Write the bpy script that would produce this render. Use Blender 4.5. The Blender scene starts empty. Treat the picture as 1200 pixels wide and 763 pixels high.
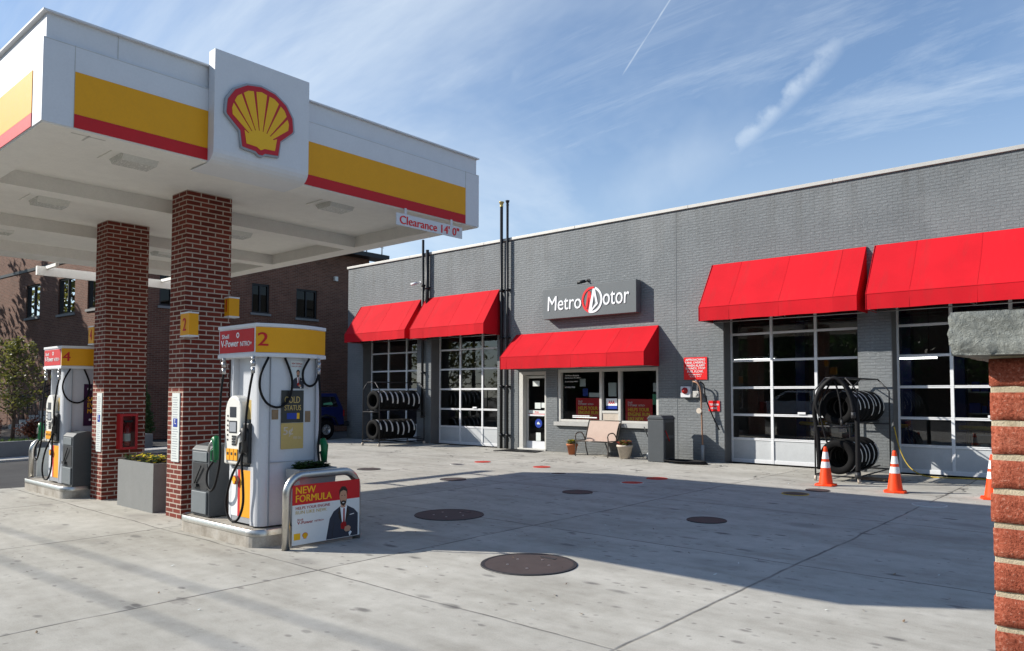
import bpy, bmesh, math, random
from mathutils import Vector, Matrix, noise
random.seed(7)
SC = bpy.context.scene
COL = SC.collection
# ------------------------------------------------------------------ camera
HC = 1.68
YAW, PITCH, ROLL = .7156, .0434, .001
cam = bpy.data.cameras.new('camera'); cam.lens = 871.8/1200*36; cam.sensor_width = 36
cam.shift_y = 42.5/1200; cam.clip_end = 2000; cam.clip_start = .05
co = bpy.data.objects.new('camera', cam); COL.objects.link(co)
fw = Vector((-math.sin(YAW)*math.cos(PITCH), math.cos(YAW)*math.cos(PITCH), math.sin(PITCH)))
rr = Vector((math.cos(YAW), math.sin(YAW), 0)); uu = rr.cross(fw)
r2 = math.cos(ROLL)*rr+math.sin(ROLL)*uu; u2 = -math.sin(ROLL)*rr+math.cos(ROLL)*uu
M = Matrix((r2, u2, -fw)).transposed().to_4x4(); M.translation = (0, 0, HC); co.matrix_world = M
SC.camera = co
# ------------------------------------------------------------------ world, sun, exposure
SUN = Vector((-1.4, -.925, 1)).normalized()          # towards the sun
EL = math.asin(SUN.z); AZ = math.atan2(SUN.x, SUN.y)
w = bpy.data.worlds.new('World'); SC.world = w; w.use_nodes = True
nt = w.node_tree; N = nt.nodes; Lk = nt.links; N.clear()
def wn(t, **k):
    n = N.new(t)
    for a, b in k.items(): setattr(n, a, b)
    return n
def wm(op, a, b=None, c=None, clamp=False):
    n = wn('ShaderNodeMath', operation=op); n.use_clamp = clamp
    for i, v in enumerate((a, b, c)):
        if v is None: continue
        if isinstance(v, (int, float)): n.inputs[i].default_value = v
        else: Lk.new(v, n.inputs[i])
    return n.outputs[0]
out = wn('ShaderNodeOutputWorld'); bg = wn('ShaderNodeBackground'); bg.inputs[1].default_value = .086
sky = wn('ShaderNodeTexSky'); sky.sky_type = 'NISHITA'; sky.sun_disc = False
sky.sun_elevation = EL; sky.sun_rotation = AZ % (2*math.pi); sky.air_density = 1.15; sky.dust_density = .15; sky.ozone_density = 3.2
tc = wn('ShaderNodeTexCoord'); sep = wn('ShaderNodeSeparateXYZ'); Lk.new(tc.outputs['Generated'], sep.inputs[0])
zz = wm('ADD', wm('MAXIMUM', sep.outputs[2], 0.0), .18)
px, py = wm('DIVIDE', sep.outputs[0], zz), wm('DIVIDE', sep.outputs[1], zz)
cmb = wn('ShaderNodeCombineXYZ'); Lk.new(px, cmb.inputs[0]); Lk.new(py, cmb.inputs[1])
def cloud(scale, rot, stretch, lo, hi, detail=7, rough=.62, dist=.6):
    mp = wn('ShaderNodeMapping'); mp.inputs['Rotation'].default_value = (0, 0, rot); mp.inputs['Scale'].default_value = (scale*stretch, scale, 1)
    Lk.new(cmb.outputs[0], mp.inputs[0])
    nz = wn('ShaderNodeTexNoise'); nz.inputs['Scale'].default_value = 1; nz.inputs['Detail'].default_value = detail
    nz.inputs['Roughness'].default_value = rough; nz.inputs['Distortion'].default_value = dist
    Lk.new(mp.outputs[0], nz.inputs['Vector'])
    mr = wn('ShaderNodeMapRange'); mr.interpolation_type = 'SMOOTHSTEP'; mr.inputs[1].default_value = lo; mr.inputs[2].default_value = hi
    Lk.new(nz.outputs[0], mr.inputs[0]); return mr.outputs[0]
def streak(d1, d2, width, soft, amt, nscale, wob=0.0):
    d1, d2 = Vector(d1), Vector(d2); n = d1.cross(d2).normalized(); t = (d2-d1).normalized()
    def dot(v):
        q = wn('ShaderNodeVectorMath', operation='DOT_PRODUCT'); Lk.new(tc.outputs['Generated'], q.inputs[0]); q.inputs[1].default_value = v; return q.outputs['Value']
    nz = wn('ShaderNodeTexNoise'); nz.inputs['Scale'].default_value = nscale; nz.inputs['Detail'].default_value = 5
    Lk.new(tc.outputs['Generated'], nz.inputs['Vector'])
    dn = wm('ABSOLUTE', wm('ADD', dot(n), wm('MULTIPLY', wm('SUBTRACT', nz.outputs[0], .5), wob)))
    a = wn('ShaderNodeMapRange'); a.interpolation_type = 'SMOOTHSTEP'; a.inputs[1].default_value = width; a.inputs[2].default_value = 0
    Lk.new(dn, a.inputs[0])
    dt = dot(t); t1, t2 = d1.dot(t), d2.dot(t)
    b = wn('ShaderNodeMapRange'); b.interpolation_type = 'SMOOTHSTEP'; b.inputs[1].default_value = t1-soft; b.inputs[2].default_value = t1+soft; Lk.new(dt, b.inputs[0])
    c = wn('ShaderNodeMapRange'); c.interpolation_type = 'SMOOTHSTEP'; c.inputs[1].default_value = t2+soft; c.inputs[2].default_value = t2-soft; Lk.new(dt, c.inputs[0])
    nn = wn('ShaderNodeMapRange'); nn.inputs[1].default_value = .22; nn.inputs[2].default_value = .60; Lk.new(nz.outputs[0], nn.inputs[0])
    return wm('MULTIPLY', wm('MULTIPLY', wm('MULTIPLY', a.outputs[0], b.outputs[0]), wm('MULTIPLY', c.outputs[0], nn.outputs[0])), amt)
cl = wm('ADD', wm('MULTIPLY', cloud(.50, .5, .6, .40, .70, dist=.8), .62), .09)
cl = wm('MAXIMUM', cl, wm('MULTIPLY', cloud(1.6, .9, .28, .44, .80, 10, .7), .46))
cl = wm('ADD', cl, wm('MULTIPLY', cloud(5.5, 1.1, .16, .48, .85, 10, .75, 1.2), .16))
hz = wn('ShaderNodeMapRange'); hz.inputs[1].default_value = .0; hz.inputs[2].default_value = .42; hz.inputs[3].default_value = .62; hz.inputs[4].default_value = 0; Lk.new(sep.outputs[2], hz.inputs[0]); cl = wm('MAXIMUM', cl, hz.outputs[0])
cl = wm('MAXIMUM', cl, streak((-.4916, .775, .397), (-.40, .7789, .50), .0022, .012, .6, 22, .002))
cl = wm('MAXIMUM', cl, streak((-.4017, .8686, .2903), (-.2594, .8764, .4057), .021, .05, .52, 34, .028))
cl = wm('MAXIMUM', cl, streak((-.61, .6936, .375), (-.53, .6934, .49), .026, .05, .30, 14, .03))
cl = wm('MAXIMUM', cl, wm('MULTIPLY', streak((-.56, .80, .20), (-.36, .84, .36), .15, .12, .55, 4, .10), 1))
hf = wn('ShaderNodeMapRange'); hf.interpolation_type = 'SMOOTHSTEP'; hf.inputs[1].default_value = .52; hf.inputs[2].default_value = .75; hf.inputs[3].default_value = 1; hf.inputs[4].default_value = .1; Lk.new(sep.outputs[2], hf.inputs[0]); cl = wm('MULTIPLY', cl, hf.outputs[0])  # clouds thinned high overhead, out of view, to lower the sky fill light
mx = wn('ShaderNodeMix', data_type='RGBA'); mx.inputs[7].default_value = (7.0, 7.9, 8.8, 1)
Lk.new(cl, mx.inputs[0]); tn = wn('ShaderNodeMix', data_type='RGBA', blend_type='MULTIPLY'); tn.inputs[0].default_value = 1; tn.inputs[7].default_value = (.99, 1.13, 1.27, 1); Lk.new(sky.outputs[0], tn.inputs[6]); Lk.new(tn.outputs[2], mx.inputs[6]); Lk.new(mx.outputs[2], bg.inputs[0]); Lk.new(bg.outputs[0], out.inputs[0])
sl = bpy.data.lights.new('sun', 'SUN'); sl.energy = 5.0; sl.angle = math.radians(.53); sl.color = (1, .945, .86)
so = bpy.data.objects.new('sun', sl); COL.objects.link(so); so.rotation_euler = SUN.to_track_quat('Z', 'Y').to_euler(); so.location = (-20, -15, 20)
SC.view_settings.view_transform = 'Standard'; SC.view_settings.look = 'None'; SC.view_settings.gamma = 1
SC.view_settings.use_curve_mapping = False; SC.view_settings.exposure = .48
SC.render.engine = 'CYCLES'; SC.cycles.max_bounces = 6; SC.cycles.diffuse_bounces = 3; SC.cycles.glossy_bounces = 3; SC.cycles.transparent_max_bounces = 12
SC.cycles.caustics_reflective = False; SC.cycles.caustics_refractive = False

# ------------------------------------------------------------------ materials
class Mt:
    def __init__(s, name, rough=.6, metal=0, spec=.4):
        s.m = bpy.data.materials.new(name); s.m.use_nodes = True; s.t = s.m.node_tree; s.b = s.t.nodes['Principled BSDF']
        s.b.inputs['Roughness'].default_value = rough; s.b.inputs['Metallic'].default_value = metal; s.b.inputs['Specular IOR Level'].default_value = spec
        s.tc = s.t.nodes.new('ShaderNodeTexCoord')
    def n(s, t, **k):
        q = s.t.nodes.new(t)
        for a, b in k.items(): setattr(q, a, b)
        return q
    def l(s, a, b): s.t.links.new(a, b)
    def v(s, kind='Object'): return s.tc.outputs[kind]
    def pos(s):
        g = s.n('ShaderNodeNewGeometry'); return g.outputs['Position']
    def noise(s, scale, detail=4, rough=.55, vec=None, dist=0):
        q = s.n('ShaderNodeTexNoise'); q.inputs['Scale'].default_value = scale; q.inputs['Detail'].default_value = detail
        q.inputs['Roughness'].default_value = rough; q.inputs['Distortion'].default_value = dist
        s.l(vec or s.v(), q.inputs['Vector']); return q.outputs[0]
    def ramp(s, f, pts):
        q = s.n('ShaderNodeValToRGB'); e = q.color_ramp.elements
        while len(e) < len(pts): e.new(.5)
        for i, (p, c) in enumerate(pts):
            e[i].position = p; e[i].color = (*c, 1) if len(c) == 3 else c
        s.l(f, q.inputs[0]); return q.outputs[0]
    def mix(s, f, a, b, mode='MIX'):
        q = s.n('ShaderNodeMix', data_type='RGBA', blend_type=mode)
        for i, v in ((0, f), (6, a), (7, b)):
            if isinstance(v, (int, float)): q.inputs[i].default_value = v
            elif isinstance(v, tuple): q.inputs[i].default_value = (*v, 1)
            else: s.l(v, q.inputs[i])
        return q.outputs[2]
    def math(s, op, a, b=None, clamp=False):
        q = s.n('ShaderNodeMath', operation=op); q.use_clamp = clamp
        for i, v in enumerate((a, b)):
            if v is None: continue
            if isinstance(v, (int, float)): q.inputs[i].default_value = v
            else: s.l(v, q.inputs[i])
        return q.outputs[0]
    def col(s, c):
        if isinstance(c, tuple): s.b.inputs['Base Color'].default_value = (*c, 1)
        else: s.l(c, s.b.inputs['Base Color'])
        return s
    def bump(s, h, strength=.3, dist=.01, normal=None):
        q = s.n('ShaderNodeBump'); q.inputs['Strength'].default_value = strength; q.inputs['Distance'].default_value = dist
        s.l(h, q.inputs['Height'])
        if normal is not None: s.l(normal, q.inputs['Normal'])
        s.l(q.outputs[0], s.b.inputs['Normal']); return q.outputs[0]
    def rgh(s, f, lo, hi):
        q = s.n('ShaderNodeMapRange'); q.inputs[3].default_value = lo; q.inputs[4].default_value = hi; s.l(f, q.inputs[0]); s.l(q.outputs[0], s.b.inputs['Roughness'])
def dirty(name, c, rough=.5, metal=0, amt=.18, scale=6, bump=.0, spec=.4):
    m = Mt(name, rough, metal, spec); n1 = m.noise(scale, 5, .6); n2 = m.noise(scale*7, 3)
    f = m.math('MULTIPLY', m.math('ADD', n1, n2), .5)
    lo = tuple(x*(1-amt) for x in c); hi = tuple(min(1, x*(1+amt*.6)) for x in c)
    m.col(m.ramp(f, [(.3, lo), (.65, hi)])); m.rgh(n2, max(.05, rough-.08), min(1, rough+.1))
    if bump: m.bump(n2, bump, .004)
    return m.m
def brickvec(m, jitter=0):
    s = m.n('ShaderNodeSeparateXYZ'); m.l(m.v(), s.inputs[0]); c = m.n('ShaderNodeCombineXYZ')
    m.l(m.math('ADD', s.outputs[0], s.outputs[1]), c.inputs[0]); m.l(s.outputs[2], c.inputs[1])
    if jitter:
        nz = m.n('ShaderNodeTexNoise'); nz.inputs['Scale'].default_value = 9; nz.inputs['Detail'].default_value = 3; m.l(m.v(), nz.inputs['Vector'])
        a = m.n('ShaderNodeVectorMath', operation='SUBTRACT'); m.l(nz.outputs['Color'], a.inputs[0]); a.inputs[1].default_value = (.5, .5, .5)
        b = m.n('ShaderNodeVectorMath', operation='SCALE'); m.l(a.outputs[0], b.inputs[0]); b.inputs['Scale'].default_value = jitter
        d = m.n('ShaderNodeVectorMath', operation='ADD'); m.l(c.outputs[0], d.inputs[0]); m.l(b.outputs[0], d.inputs[1]); return d.outputs[0]
    return c.outputs[0]
def bricktex(m, vec, bw, rh, mortar, c1, c2, cm, smooth=.15, bias=0):
    q = m.n('ShaderNodeTexBrick'); q.inputs['Scale'].default_value = 1; q.inputs['Brick Width'].default_value = bw; q.inputs['Row Height'].default_value = rh
    q.inputs['Mortar Size'].default_value = mortar; q.inputs['Mortar Smooth'].default_value = smooth; q.inputs['Bias'].default_value = bias
    q.inputs['Color1'].default_value = (*c1, 1); q.inputs['Color2'].default_value = (*c2, 1); q.inputs['Mortar'].default_value = (*cm, 1)
    m.l(vec, q.inputs['Vector']); return q
def brick_mat(name, c1, c2, cm, bw=.215, rh=.0677, mortar=.008, bump=.7, var=.35):
    m = Mt(name, .85, 0, .2); v = brickvec(m, .006); q = bricktex(m, v, bw, rh, mortar, c1, c2, cm)
    n1 = m.noise(1.3, 4); n2 = m.noise(45, 4, .7)
    c = m.mix(var, q.outputs[0], m.ramp(n1, [(.3, (.35, .33, .32)), (.7, (1, 1, 1))]), 'MULTIPLY')
    c = m.mix(.35, c, m.ramp(n2, [(.3, (.55, .52, .5)), (.7, (1, 1, 1))]), 'MULTIPLY')
    m.col(c); h = m.math('ADD', m.math('MULTIPLY', q.outputs[1], -1), m.math('MULTIPLY', n2, .35)); m.bump(h, bump, .008); return m.m
M_ = {}
M_['brick_col'] = brick_mat('canopy_brick', (.225, .046, .03), (.13, .026, .018), (.52, .44, .37), .215, .0655, .0085, .6, .2)
M_['brick_brown'] = brick_mat('brown_brick', (.21, .098, .066), (.14, .066, .046), (.24, .19, .15), .215, .0677, .006, .5, .35)
def painted():
    m = Mt('painted_grey_brick', .62, 0, .35); v = brickvec(m, .018)
    q = bricktex(m, v, .205, .0677, .0075, (1, 1, 1), (.72, .72, .72), (0, 0, 0), .35)
    n1 = m.noise(.8, 5, .6); n2 = m.noise(60, 4, .7); n3 = m.noise(11, 4, .6)
    nv = m.n('ShaderNodeMapping'); nv.inputs['Scale'].default_value = (4, 4, 13); m.l(m.v(), nv.inputs[0]); n4 = m.noise(1.6, 4, .65, nv.outputs[0])
    c = m.ramp(n1, [(.3, (.150, .164, .172)), (.7, (.190, .206, .214))])
    c = m.mix(m.math('MULTIPLY', q.outputs[1], .30), c, (.085, .092, .096)); c = m.mix(.12, c, m.ramp(n3, [(.3, (.4, .4, .4)), (.6, (1, 1, 1))]), 'MULTIPLY')
    sp = m.ramp(m.noise(24, 2, .5), [(.64, (0, 0, 0)), (.70, (1, 1, 1))]); c = m.mix(m.math('MULTIPLY', sp, .55), c, (.36, .37, .36))
    ms = m.n('ShaderNodeMapping'); ms.inputs['Scale'].default_value = (3.2, 3.2, .22); m.l(m.v(), ms.inputs[0]); st = m.noise(1.0, 5, .65, ms.outputs[0])
    sz = m.n('ShaderNodeSeparateXYZ'); m.l(m.v(), sz.inputs[0]); zt = m.n('ShaderNodeMapRange'); zt.inputs[1].default_value = 4.9; zt.inputs[2].default_value = 6.5; m.l(sz.outputs[2], zt.inputs[0])
    zb = m.n('ShaderNodeMapRange'); zb.inputs[1].default_value = .55; zb.inputs[2].default_value = .0; m.l(sz.outputs[2], zb.inputs[0])
    sf = m.math('MULTIPLY', m.ramp(st, [(.48, (0, 0, 0)), (.68, (1, 1, 1))]), m.math('ADD', m.math('MULTIPLY', zt.outputs[0], .5), .12)); c = m.mix(sf, c, (.10, .103, .10)); c = m.mix(m.math('MULTIPLY', m.math('MULTIPLY', zb.outputs[0], n3), .7), c, (.12, .115, .10))
    pt = m.ramp(m.noise(.33, 3, .5), [(.50, (0, 0, 0)), (.56, (1, 1, 1))]); c = m.mix(m.math('MULTIPLY', pt, .16), c, (.30, .31, .31))
    m.col(c)
    h = m.math('ADD', m.math('MULTIPLY', q.outputs[1], -1), m.math('ADD', m.math('MULTIPLY', n2, .22), m.math('MULTIPLY', n4, 1.2))); m.bump(h, .75, .015); return m.m
M_['painted'] = painted()
def concrete():
    m = Mt('concrete_paving', .85, 0, .25); P = m.pos(); s = m.n('ShaderNodeSeparateXYZ'); m.l(P, s.inputs[0])
    wob = m.noise(.9, 3, .5, P); wb = m.math('MULTIPLY', m.math('SUBTRACT', wob, .5), .10)
    def line(c, off, sp, wd):
        a = m.math('ADD', m.math('SUBTRACT', c, off), wb); f = m.math('FRACT', m.math('ADD', m.math('DIVIDE', a, sp), 100.5)); d = m.math('ABSOLUTE', m.math('SUBTRACT', f, .5))
        q = m.n('ShaderNodeMapRange'); q.inputs[1].default_value = 0; q.inputs[2].default_value = wd/sp; q.inputs[3].default_value = 1; q.inputs[4].default_value = 0; m.l(d, q.inputs[0]); return q.outputs[0], m.math('FLOOR', m.math('ADD', m.math('DIVIDE', m.math('SUBTRACT', c, off), sp), 100))
    lx, ix = line(s.outputs[0], -2.75, 3.35, .022); ly, iy = line(s.outputs[1], 4.2, 3.25, .017)
    cc = m.n('ShaderNodeCombineXYZ'); m.l(ix, cc.inputs[0]); m.l(iy, cc.inputs[1]); wn_ = m.n('ShaderNodeTexWhiteNoise', noise_dimensions='2D'); m.l(cc.outputs[0], wn_.inputs['Vector'])
    n1 = m.noise(.45, 6, .62, P); n2 = m.noise(5, 5, .6, P); n3 = m.noise(90, 3, .6, P)
    mp = m.n('ShaderNodeMapping'); mp.inputs['Scale'].default_value = (.5, 1.6, 1); mp.inputs['Rotation'].default_value = (0, 0, .35); m.l(P, mp.inputs[0]); n4 = m.noise(1.2, 6, .65, mp.outputs[0])
    c = m.ramp(n1, [(.28, (.43, .415, .365)), (.5, (.505, .488, .435)), (.72, (.565, .547, .49))])
    c = m.mix(.42, c, m.ramp(n4, [(.32, (.55, .53, .50)), (.58, (1, 1, 1))]), 'MULTIPLY')
    c = m.mix(.45, c, m.ramp(wn_.outputs[0], [(0, (.74, .74, .74)), (1, (1.0, 1.0, 1.0))]), 'MULTIPLY')
    c = m.mix(.5, c, m.ramp(n2, [(.25, (.66, .65, .63)), (.6, (1, 1, 1))]), 'MULTIPLY')
    c = m.mix(.35, c, m.ramp(n3, [(.3, (.6, .6, .6)), (.65, (1, 1, 1))]), 'MULTIPLY')
    tm = m.n('ShaderNodeMapping'); tm.inputs['Scale'].default_value = (.22, 1.6, 1); tm.inputs['Rotation'].default_value = (0, 0, .12); m.l(P, tm.inputs[0]); c = m.mix(.28, c, m.ramp(m.noise(1.5, 5, .65, tm.outputs[0]), [(.34, (.62, .61, .60)), (.50, (1, 1, 1))]), 'MULTIPLY')
    # oil and gum spots
    clus = m.ramp(m.noise(.7, 4, .6, P), [(.40, (.3, .3, .3)), (.55, (1, 1, 1))])
    def spots(scale, thr, dens, colr, f, mpv=(1, 1, 1)):
        nonlocal c
        mq = m.n('ShaderNodeMapping'); mq.inputs['Scale'].default_value = mpv; mq.inputs['Rotation'].default_value = (0, 0, .6); m.l(P, mq.inputs[0])
        vo = m.n('ShaderNodeTexVoronoi'); vo.inputs['Scale'].default_value = scale; m.l(mq.outputs[0], vo.inputs['Vector'])
        cs = m.n('ShaderNodeSeparateColor'); m.l(vo.outputs['Color'], cs.inputs[0])
        sel = m.math('GREATER_THAN', cs.outputs[0], dens)
        r = m.math('ADD', m.math('MULTIPLY', cs.outputs[1], thr), m.math('MULTIPLY', m.math('SUBTRACT', n2, .5), thr*1.4))
        q = m.n('ShaderNodeMapRange'); q.inputs[3].default_value = 1; q.inputs[4].default_value = 0; m.l(m.math('DIVIDE', vo.outputs['Distance'], m.math('MAXIMUM', r, .001)), q.inputs[0]); q.inputs[1].default_value = .6; q.inputs[2].default_value = 1.2
        c = m.mix(m.math('MULTIPLY', m.math('MULTIPLY', m.math('MULTIPLY', q.outputs[0], sel), clus), f), c, colr)
    spots(1.7, .22, .3, (.10, .095, .09), .85, (1, 2.4, 1)); spots(5.5, .30, .5, (.15, .14, .13), .7, (1, 1.8, 1)); spots(.8, .30, .4, (.20, .19, .175), .5, (1, 1.6, 1)); spots(13, .30, .72, (.13, .12, .11), .55)
    # hairline cracks near the shop
    vc = m.n('ShaderNodeTexVoronoi', feature='DISTANCE_TO_EDGE'); vc.inputs['Scale'].default_value = .42
    nzv = m.n('ShaderNodeTexNoise'); nzv.inputs['Scale'].default_value = 1.7; nzv.inputs['Detail'].default_value = 6; m.l(P, nzv.inputs['Vector'])
    vv = m.n('ShaderNodeVectorMath', operation='ADD'); m.l(P, vv.inputs[0]); m.l(nzv.outputs['Color'], vv.inputs[1]); m.l(vv.outputs[0], vc.inputs['Vector'])
    ck = m.n('ShaderNodeMapRange'); ck.inputs[1].default_value = 0; ck.inputs[2].default_value = .014; ck.inputs[3].default_value = 1; ck.inputs[4].default_value = 0; m.l(vc.outputs['Distance'], ck.inputs[0])
    zone = m.n('ShaderNodeMapRange'); zone.inputs[1].default_value = 12.4; zone.inputs[2].default_value = 14.5; m.l(s.outputs[1], zone.inputs[0])
    pat = m.ramp(m.noise(.55, 2, .5, P), [(.45, (0, 0, 0)), (.56, (1, 1, 1))])
    ckf = m.math('MULTIPLY', m.math('MULTIPLY', ck.outputs[0], zone.outputs[0]), pat)
    c = m.mix(m.math('MULTIPLY', ckf, 1), c, (.07, .065, .06))
    jl = m.math('MAXIMUM', lx, ly); jn = m.ramp(m.noise(3, 3, .6, P), [(.3, (.35, .35, .35)), (.6, (1, 1, 1))])
    c = m.mix(m.math('MULTIPLY', m.math('MULTIPLY', jl, jn), 1), c, (.075, .07, .065))
    m.col(c); h = m.math('ADD', m.math('MULTIPLY', n3, .5), m.math('SUBTRACT', m.math('MULTIPLY', n2, .7), m.math('MULTIPLY', m.math('MAXIMUM', jl, ckf), 2.2))); m.bump(h, .35, .008); return m.m
M_['concrete'] = concrete()
def asphalt():
    m = Mt('asphalt', .9, 0, .25); P = m.pos(); n = m.noise(.6, 5, .6, P); n2 = m.noise(60, 3, .7, P)
    m.col(m.mix(.4, m.ramp(n, [(.3, (.038, .038, .04)), (.7, (.075, .074, .073))]), m.ramp(n2, [(.3, (.4, .4, .4)), (.7, (1, 1, 1))]), 'MULTIPLY')); m.bump(n2, .4, .006); return m.m
M_['asphalt'] = asphalt()
for k, c, r, me, a in (('white', (.66, .672, .69), .55, 0, .05), ('soffit', (.78, .76, .71), .6, 0, .07), ('yellow', (.76, .345, .002), .6, 0, .05), ('red', (.52, .008, .012), .6, 0, .06),
        ('logo_red', (.50, .010, .02), .5, 0, .03), ('logo_yellow', (.84, .46, .008), .5, 0, .03), ('logo_grey', (.30, .32, .35), .4, 0, .05),
        ('pump_white', (.55, .57, .60), .4, 0, .05), ('pump_grey', (.32, .335, .355), .5, 0, .07), ('bezel', (.72, .71, .66), .4, 0, .05), ('dark_plastic', (.025, .026, .028), .5, 0, .2),
        ('screen', (.03, .035, .045), .15, 0, .1), ('rubber', (.010, .010, .011), .6, 0, .25), ('tyre', (.007, .007, .0075), .8, 0, .3), ('tyre_label', (.62, .62, .60), .6, 0, .15),
        ('rack', (.03, .03, .033), .45, .3, .25), ('steel', (.56, .54, .50), .30, 1, .12), ('bin', (.060, .068, .075), .5, 0, .12), ('bin_light', (.16, .18, .19), .5, 0, .1),
        ('green', (.0, .14, .045), .4, 0, .1), ('door_frame', (.74, .75, .76), .4, .0, .08), ('door_panel', (.50, .52, .53), .45, 0, .08), ('jamb', (.125, .125, .125), .6, 0, .12), ('win_frame', (.55, .54, .50), .45, 0, .08),
        ('stone_sill', (.42, .42, .40), .8, 0, .15), ('coping', (.50, .485, .45), .45, .2, .1), ('black_metal', (.015, .016, .018), .45, .2, .2), ('planter', (.20, .205, .20), .7, 0, .12), ('pot', (.32, .34, .35), .7, 0, .1),
        ('terracotta', (.42, .14, .06), .8, 0, .2), ('pot_white', (.55, .48, .40), .8, 0, .25), ('soil', (.05, .035, .025), .95, 0, .3), ('bench_cloth', (.47, .36, .30), .85, 0, .08), ('bench_metal', (.10, .085, .075), .4, .6, .15),
        ('sign_grey', (.115, .128, .135), .5, 0, .06), ('sign_white', (.82, .83, .84), .4, 0, .03), ('sign_red', (.72, .012, .014), .4, 0, .05), ('poster_red', (.60, .022, .028), .35, 0, .06), ('poster_yellow', (.92, .72, .06), .4, 0, .03),
        ('ad_red', (.55, .010, .014), .5, 0, .04), ('ad_white', (.70, .71, .70), .35, 0, .04), ('gold', (.50, .36, .12), .4, 0, .06), ('ad_dark', (.03, .032, .03), .4, 0, .1), ('skin', (.50, .27, .17), .5, 0, .05), ('suit', (.028, .032, .05), .5, 0, .1), ('hair', (.03, .018, .012), .6, 0, .1),
        ('purple', (.045, .012, .05), .4, 0, .1), ('blue', (.01, .04, .30), .4, 0, .05), ('cone_orange', (.88, .060, .005), .5, 0, .12), ('cone_white', (.75, .75, .74), .4, 0, .1), ('manhole', (.075, .058, .055), .7, .3, .25),
        ('paint_red', (.50, .035, .02), .7, 0, .35), ('paint_yellow', (.52, .36, .05), .7, 0, .35), ('paint_white', (.55, .55, .53), .7, 0, .2), ('jeep_blue', (.004, .011, .085), .3, 0, .08), ('trim', (.02, .02, .022), .6, 0, .2), ('alloy', (.42, .42, .42), .35, .8, .1), ('tail', (.35, .01, .01), .2, 0, .05),
        ('copper', (.30, .17, .11), .5, .3, .2), ('hydrant_red', (.40, .012, .015), .4, 0, .1), ('granite', (.145, .15, .148), .75, 0, .25), ('kerb', (.42, .41, .38), .85, 0, .15), ('bark', (.12, .085, .06), .95, 0, .3), ('interior', (.22, .22, .21), .85, 0, .2), ('van', (.70, .71, .72), .3, 0, .04), ('awning_under', (.30, .012, .014), .8, 0, .1), ('brass', (.55, .42, .16), .4, .8, .1), ('sticker_green', (.10, .35, .20), .5, 0, .1), ('paper', (.62, .66, .64), .6, 0, .06), ('lens', (.62, .62, .58), .25, 0, .05), ('wood', (.25, .17, .10), .7, 0, .2)):
    M_[k] = dirty(k, c, r, me, a)
for k_ in ('tyre', 'rubber'): M_[k_].node_tree.nodes['Principled BSDF'].inputs['Specular IOR Level'].default_value = .15
def island_mat():
    m = Mt('island_concrete', .85, 0, .2); n = m.noise(3, 5, .65); n2 = m.noise(50, 3)
    c = m.ramp(n, [(.3, (.26, .23, .19)), (.55, (.42, .39, .34)), (.7, (.48, .46, .42))]); c = m.mix(.4, c, m.ramp(n2, [(.3, (.6, .6, .6)), (.7, (1, 1, 1))]), 'MULTIPLY'); m.col(c); m.bump(n2, .3, .004); return m.m
M_['island'] = island_mat()
def cloth(name, c):
    m = Mt(name, .8, 0, .25); n = m.noise(1.3, 3); w1 = m.n('ShaderNodeTexWave'); w1.inputs['Scale'].default_value = 160; m.l(m.v(), w1.inputs[0])
    n2 = m.noise(30, 3); s = m.n('ShaderNodeSeparateXYZ'); m.l(m.v(), s.inputs[0]); ix = m.math('FLOOR', m.math('DIVIDE', m.math('ADD', s.outputs[0], 50.6), 1.18)); wn2 = m.n('ShaderNodeTexWhiteNoise', noise_dimensions='1D'); m.l(ix, wn2.inputs['W'])
    cc = m.ramp(m.math('ADD', m.math('MULTIPLY', n, .8), m.math('MULTIPLY', n2, .2)), [(.3, tuple(x*.84 for x in c)), (.7, c)]); cc = m.mix(1, cc, m.ramp(wn2.outputs[0], [(0, (.86, .86, .86)), (1, (1, 1, 1))]), 'MULTIPLY')
    mq = m.n('ShaderNodeMapping'); mq.inputs['Scale'].default_value = (6, 1, 1.1); m.l(m.v(), mq.inputs[0]); dn = m.noise(1.1, 5, .65, mq.outputs[0]); m.col(m.mix(m.math('MULTIPLY', m.ramp(dn, [(.52, (0, 0, 0)), (.75, (1, 1, 1))]), .28), cc, (.30, .03, .03))); m.bump(w1.outputs[1], .08, .002)
    m.b.inputs['Sheen Weight'].default_value = 0; m.b.inputs['Specular IOR Level'].default_value = .12; m.b.inputs['Transmission Weight'].default_value = 0; return m.m
M_['awning'] = cloth('awning_canvas', (.64, .012, .022))
def leaf(name, a, b, c=None):
    m = Mt(name, .55, 0, .35); n = m.noise(2.5, 3, .6); n2 = m.noise(23, 2)
    pts = [(.35, a), (.62, b)] + ([(.8, c)] if c else [])
    m.col(m.ramp(m.math('ADD', m.math('MULTIPLY', n, .5), m.math('MULTIPLY', n2, .5)), pts)); m.b.inputs['Subsurface Weight'].default_value = 0
    tr = m.n('ShaderNodeBsdfTranslucent'); tr.inputs[0].default_value = (*[min(1, x*1.5) for x in b], 1); ms = m.n('ShaderNodeMixShader'); ms.inputs[0].default_value = .3
    o = m.t.nodes['Material Output']; m.l(m.b.outputs[0], ms.inputs[1]); m.l(tr.outputs[0], ms.inputs[2]); m.l(ms.outputs[0], o.inputs[0]); return m.m
M_['leaf'] = leaf('tree_leaf', (.06, .075, .015), (.17, .17, .04), (.30, .25, .06)); M_['leaf_dark'] = leaf('evergreen_leaf', (.018, .045, .012), (.05, .10, .025))
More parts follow.
